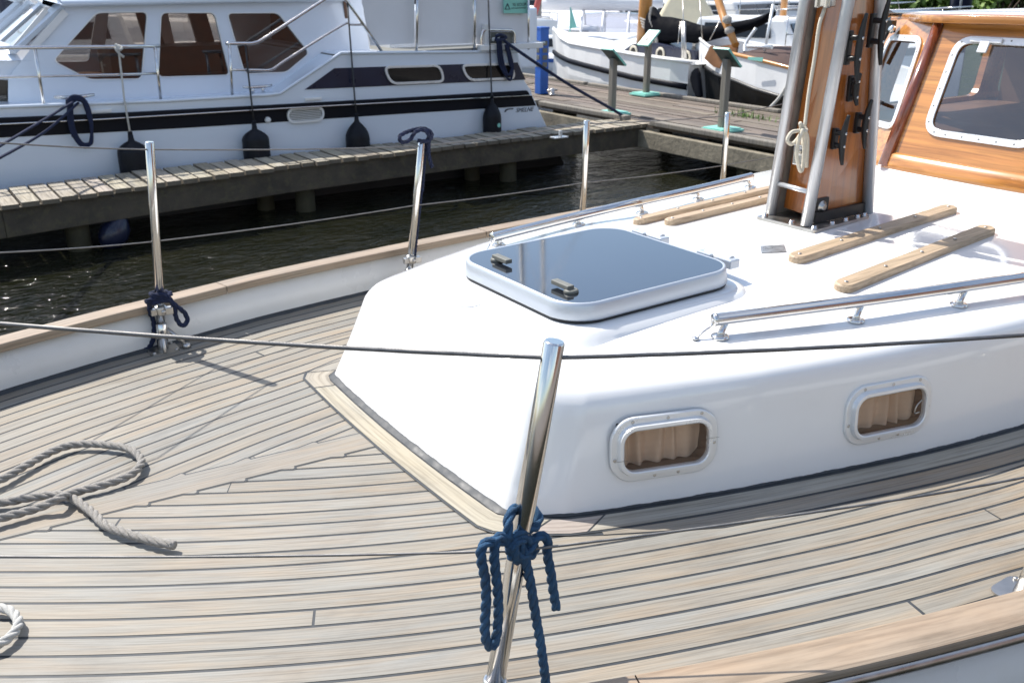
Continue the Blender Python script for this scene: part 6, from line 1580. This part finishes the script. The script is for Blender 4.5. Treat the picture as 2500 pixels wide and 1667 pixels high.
# ================================================================== LIGHT, SKY, CAMERA
SUN_EL = math.radians(54); sdir = Vector((-.31, .951, 0)).normalized()
sv = Vector((sdir.x*math.cos(SUN_EL), sdir.y*math.cos(SUN_EL), math.sin(SUN_EL)))
sun = bpy.data.lights.new('sun', 'SUN'); sun.energy = 4.8; sun.angle = math.radians(.5); sun.color = (1, .955, .89)
so = bpy.data.objects.new('sun', sun); COL.objects.link(so); so.rotation_euler = sv.to_track_quat('Z', 'Y').to_euler(); so.location = (0, 0, 30)
w = bpy.data.worlds.new('World'); sc.world = w; w.use_nodes = True; nt = w.node_tree; nt.nodes.clear()
out = nt.nodes.new('ShaderNodeOutputWorld'); bg = nt.nodes.new('ShaderNodeBackground'); sky = nt.nodes.new('ShaderNodeTexSky')
sky.sky_type = 'NISHITA'; sky.sun_disc = False; sky.sun_elevation = SUN_EL; sky.sun_rotation = math.atan2(sdir.x, sdir.y); sky.air_density = 1.1; sky.dust_density = 1.2; sky.ozone_density = 1.2
tc = nt.nodes.new('ShaderNodeTexCoord'); mp = nt.nodes.new('ShaderNodeMapping'); mp.inputs['Scale'].default_value = (1.6, 1.6, 4.0); nz = nt.nodes.new('ShaderNodeTexNoise'); nz.inputs['Scale'].default_value = 1.7; nz.inputs['Detail'].default_value = 7; nz.inputs['Roughness'].default_value = .58
nt.links.new(tc.outputs['Generated'], mp.inputs[0]); nt.links.new(mp.outputs[0], nz.inputs['Vector'])
rp = ramp(nt, [(.48, (0, 0, 0, 1)), (.70, (.72, .72, .72, 1))]); nt.links.new(nz.outputs[0], rp.inputs[0])
mx = nt.nodes.new('ShaderNodeMix'); mx.data_type = 'RGBA'; nt.links.new(rp.outputs[0], mx.inputs[0]); nt.links.new(sky.outputs[0], mx.inputs[6]); mx.inputs[7].default_value = (7.6, 7.8, 8.2, 1)
nt.links.new(mx.outputs[2], bg.inputs[0]); bg.inputs[1].default_value = .150; nt.links.new(bg.outputs[0], out.inputs[0])
cd = bpy.data.cameras.new('camera'); co = bpy.data.objects.new('camera', cd); COL.objects.link(co); sc.camera = co
co.location = CAM; cd.sensor_width = 36; cd.lens = FPX/2500*36; cd.clip_start = .05; cd.clip_end = 500
co.matrix_world = Matrix(((VR.x, VU.x, -VF.x, CAM.x), (VR.y, VU.y, -VF.y, CAM.y), (VR.z, VU.z, -VF.z, CAM.z), (0, 0, 0, 1)))
cd.dof.use_dof = True; cd.dof.focus_distance = 1.65; cd.dof.aperture_fstop = 13.0
sc.view_settings.view_transform = 'Standard'; sc.view_settings.look = 'None'; sc.view_settings.exposure = .46; sc.view_settings.gamma = 1
for o in list(bpy.data.objects):
    if '_o' in o: del o['_o']
sc.cycles.max_bounces = 8; sc.cycles.transparent_max_bounces = 12; sc.cycles.use_denoising = True
sc.cycles.caustics_reflective = False; sc.cycles.caustics_refractive = False
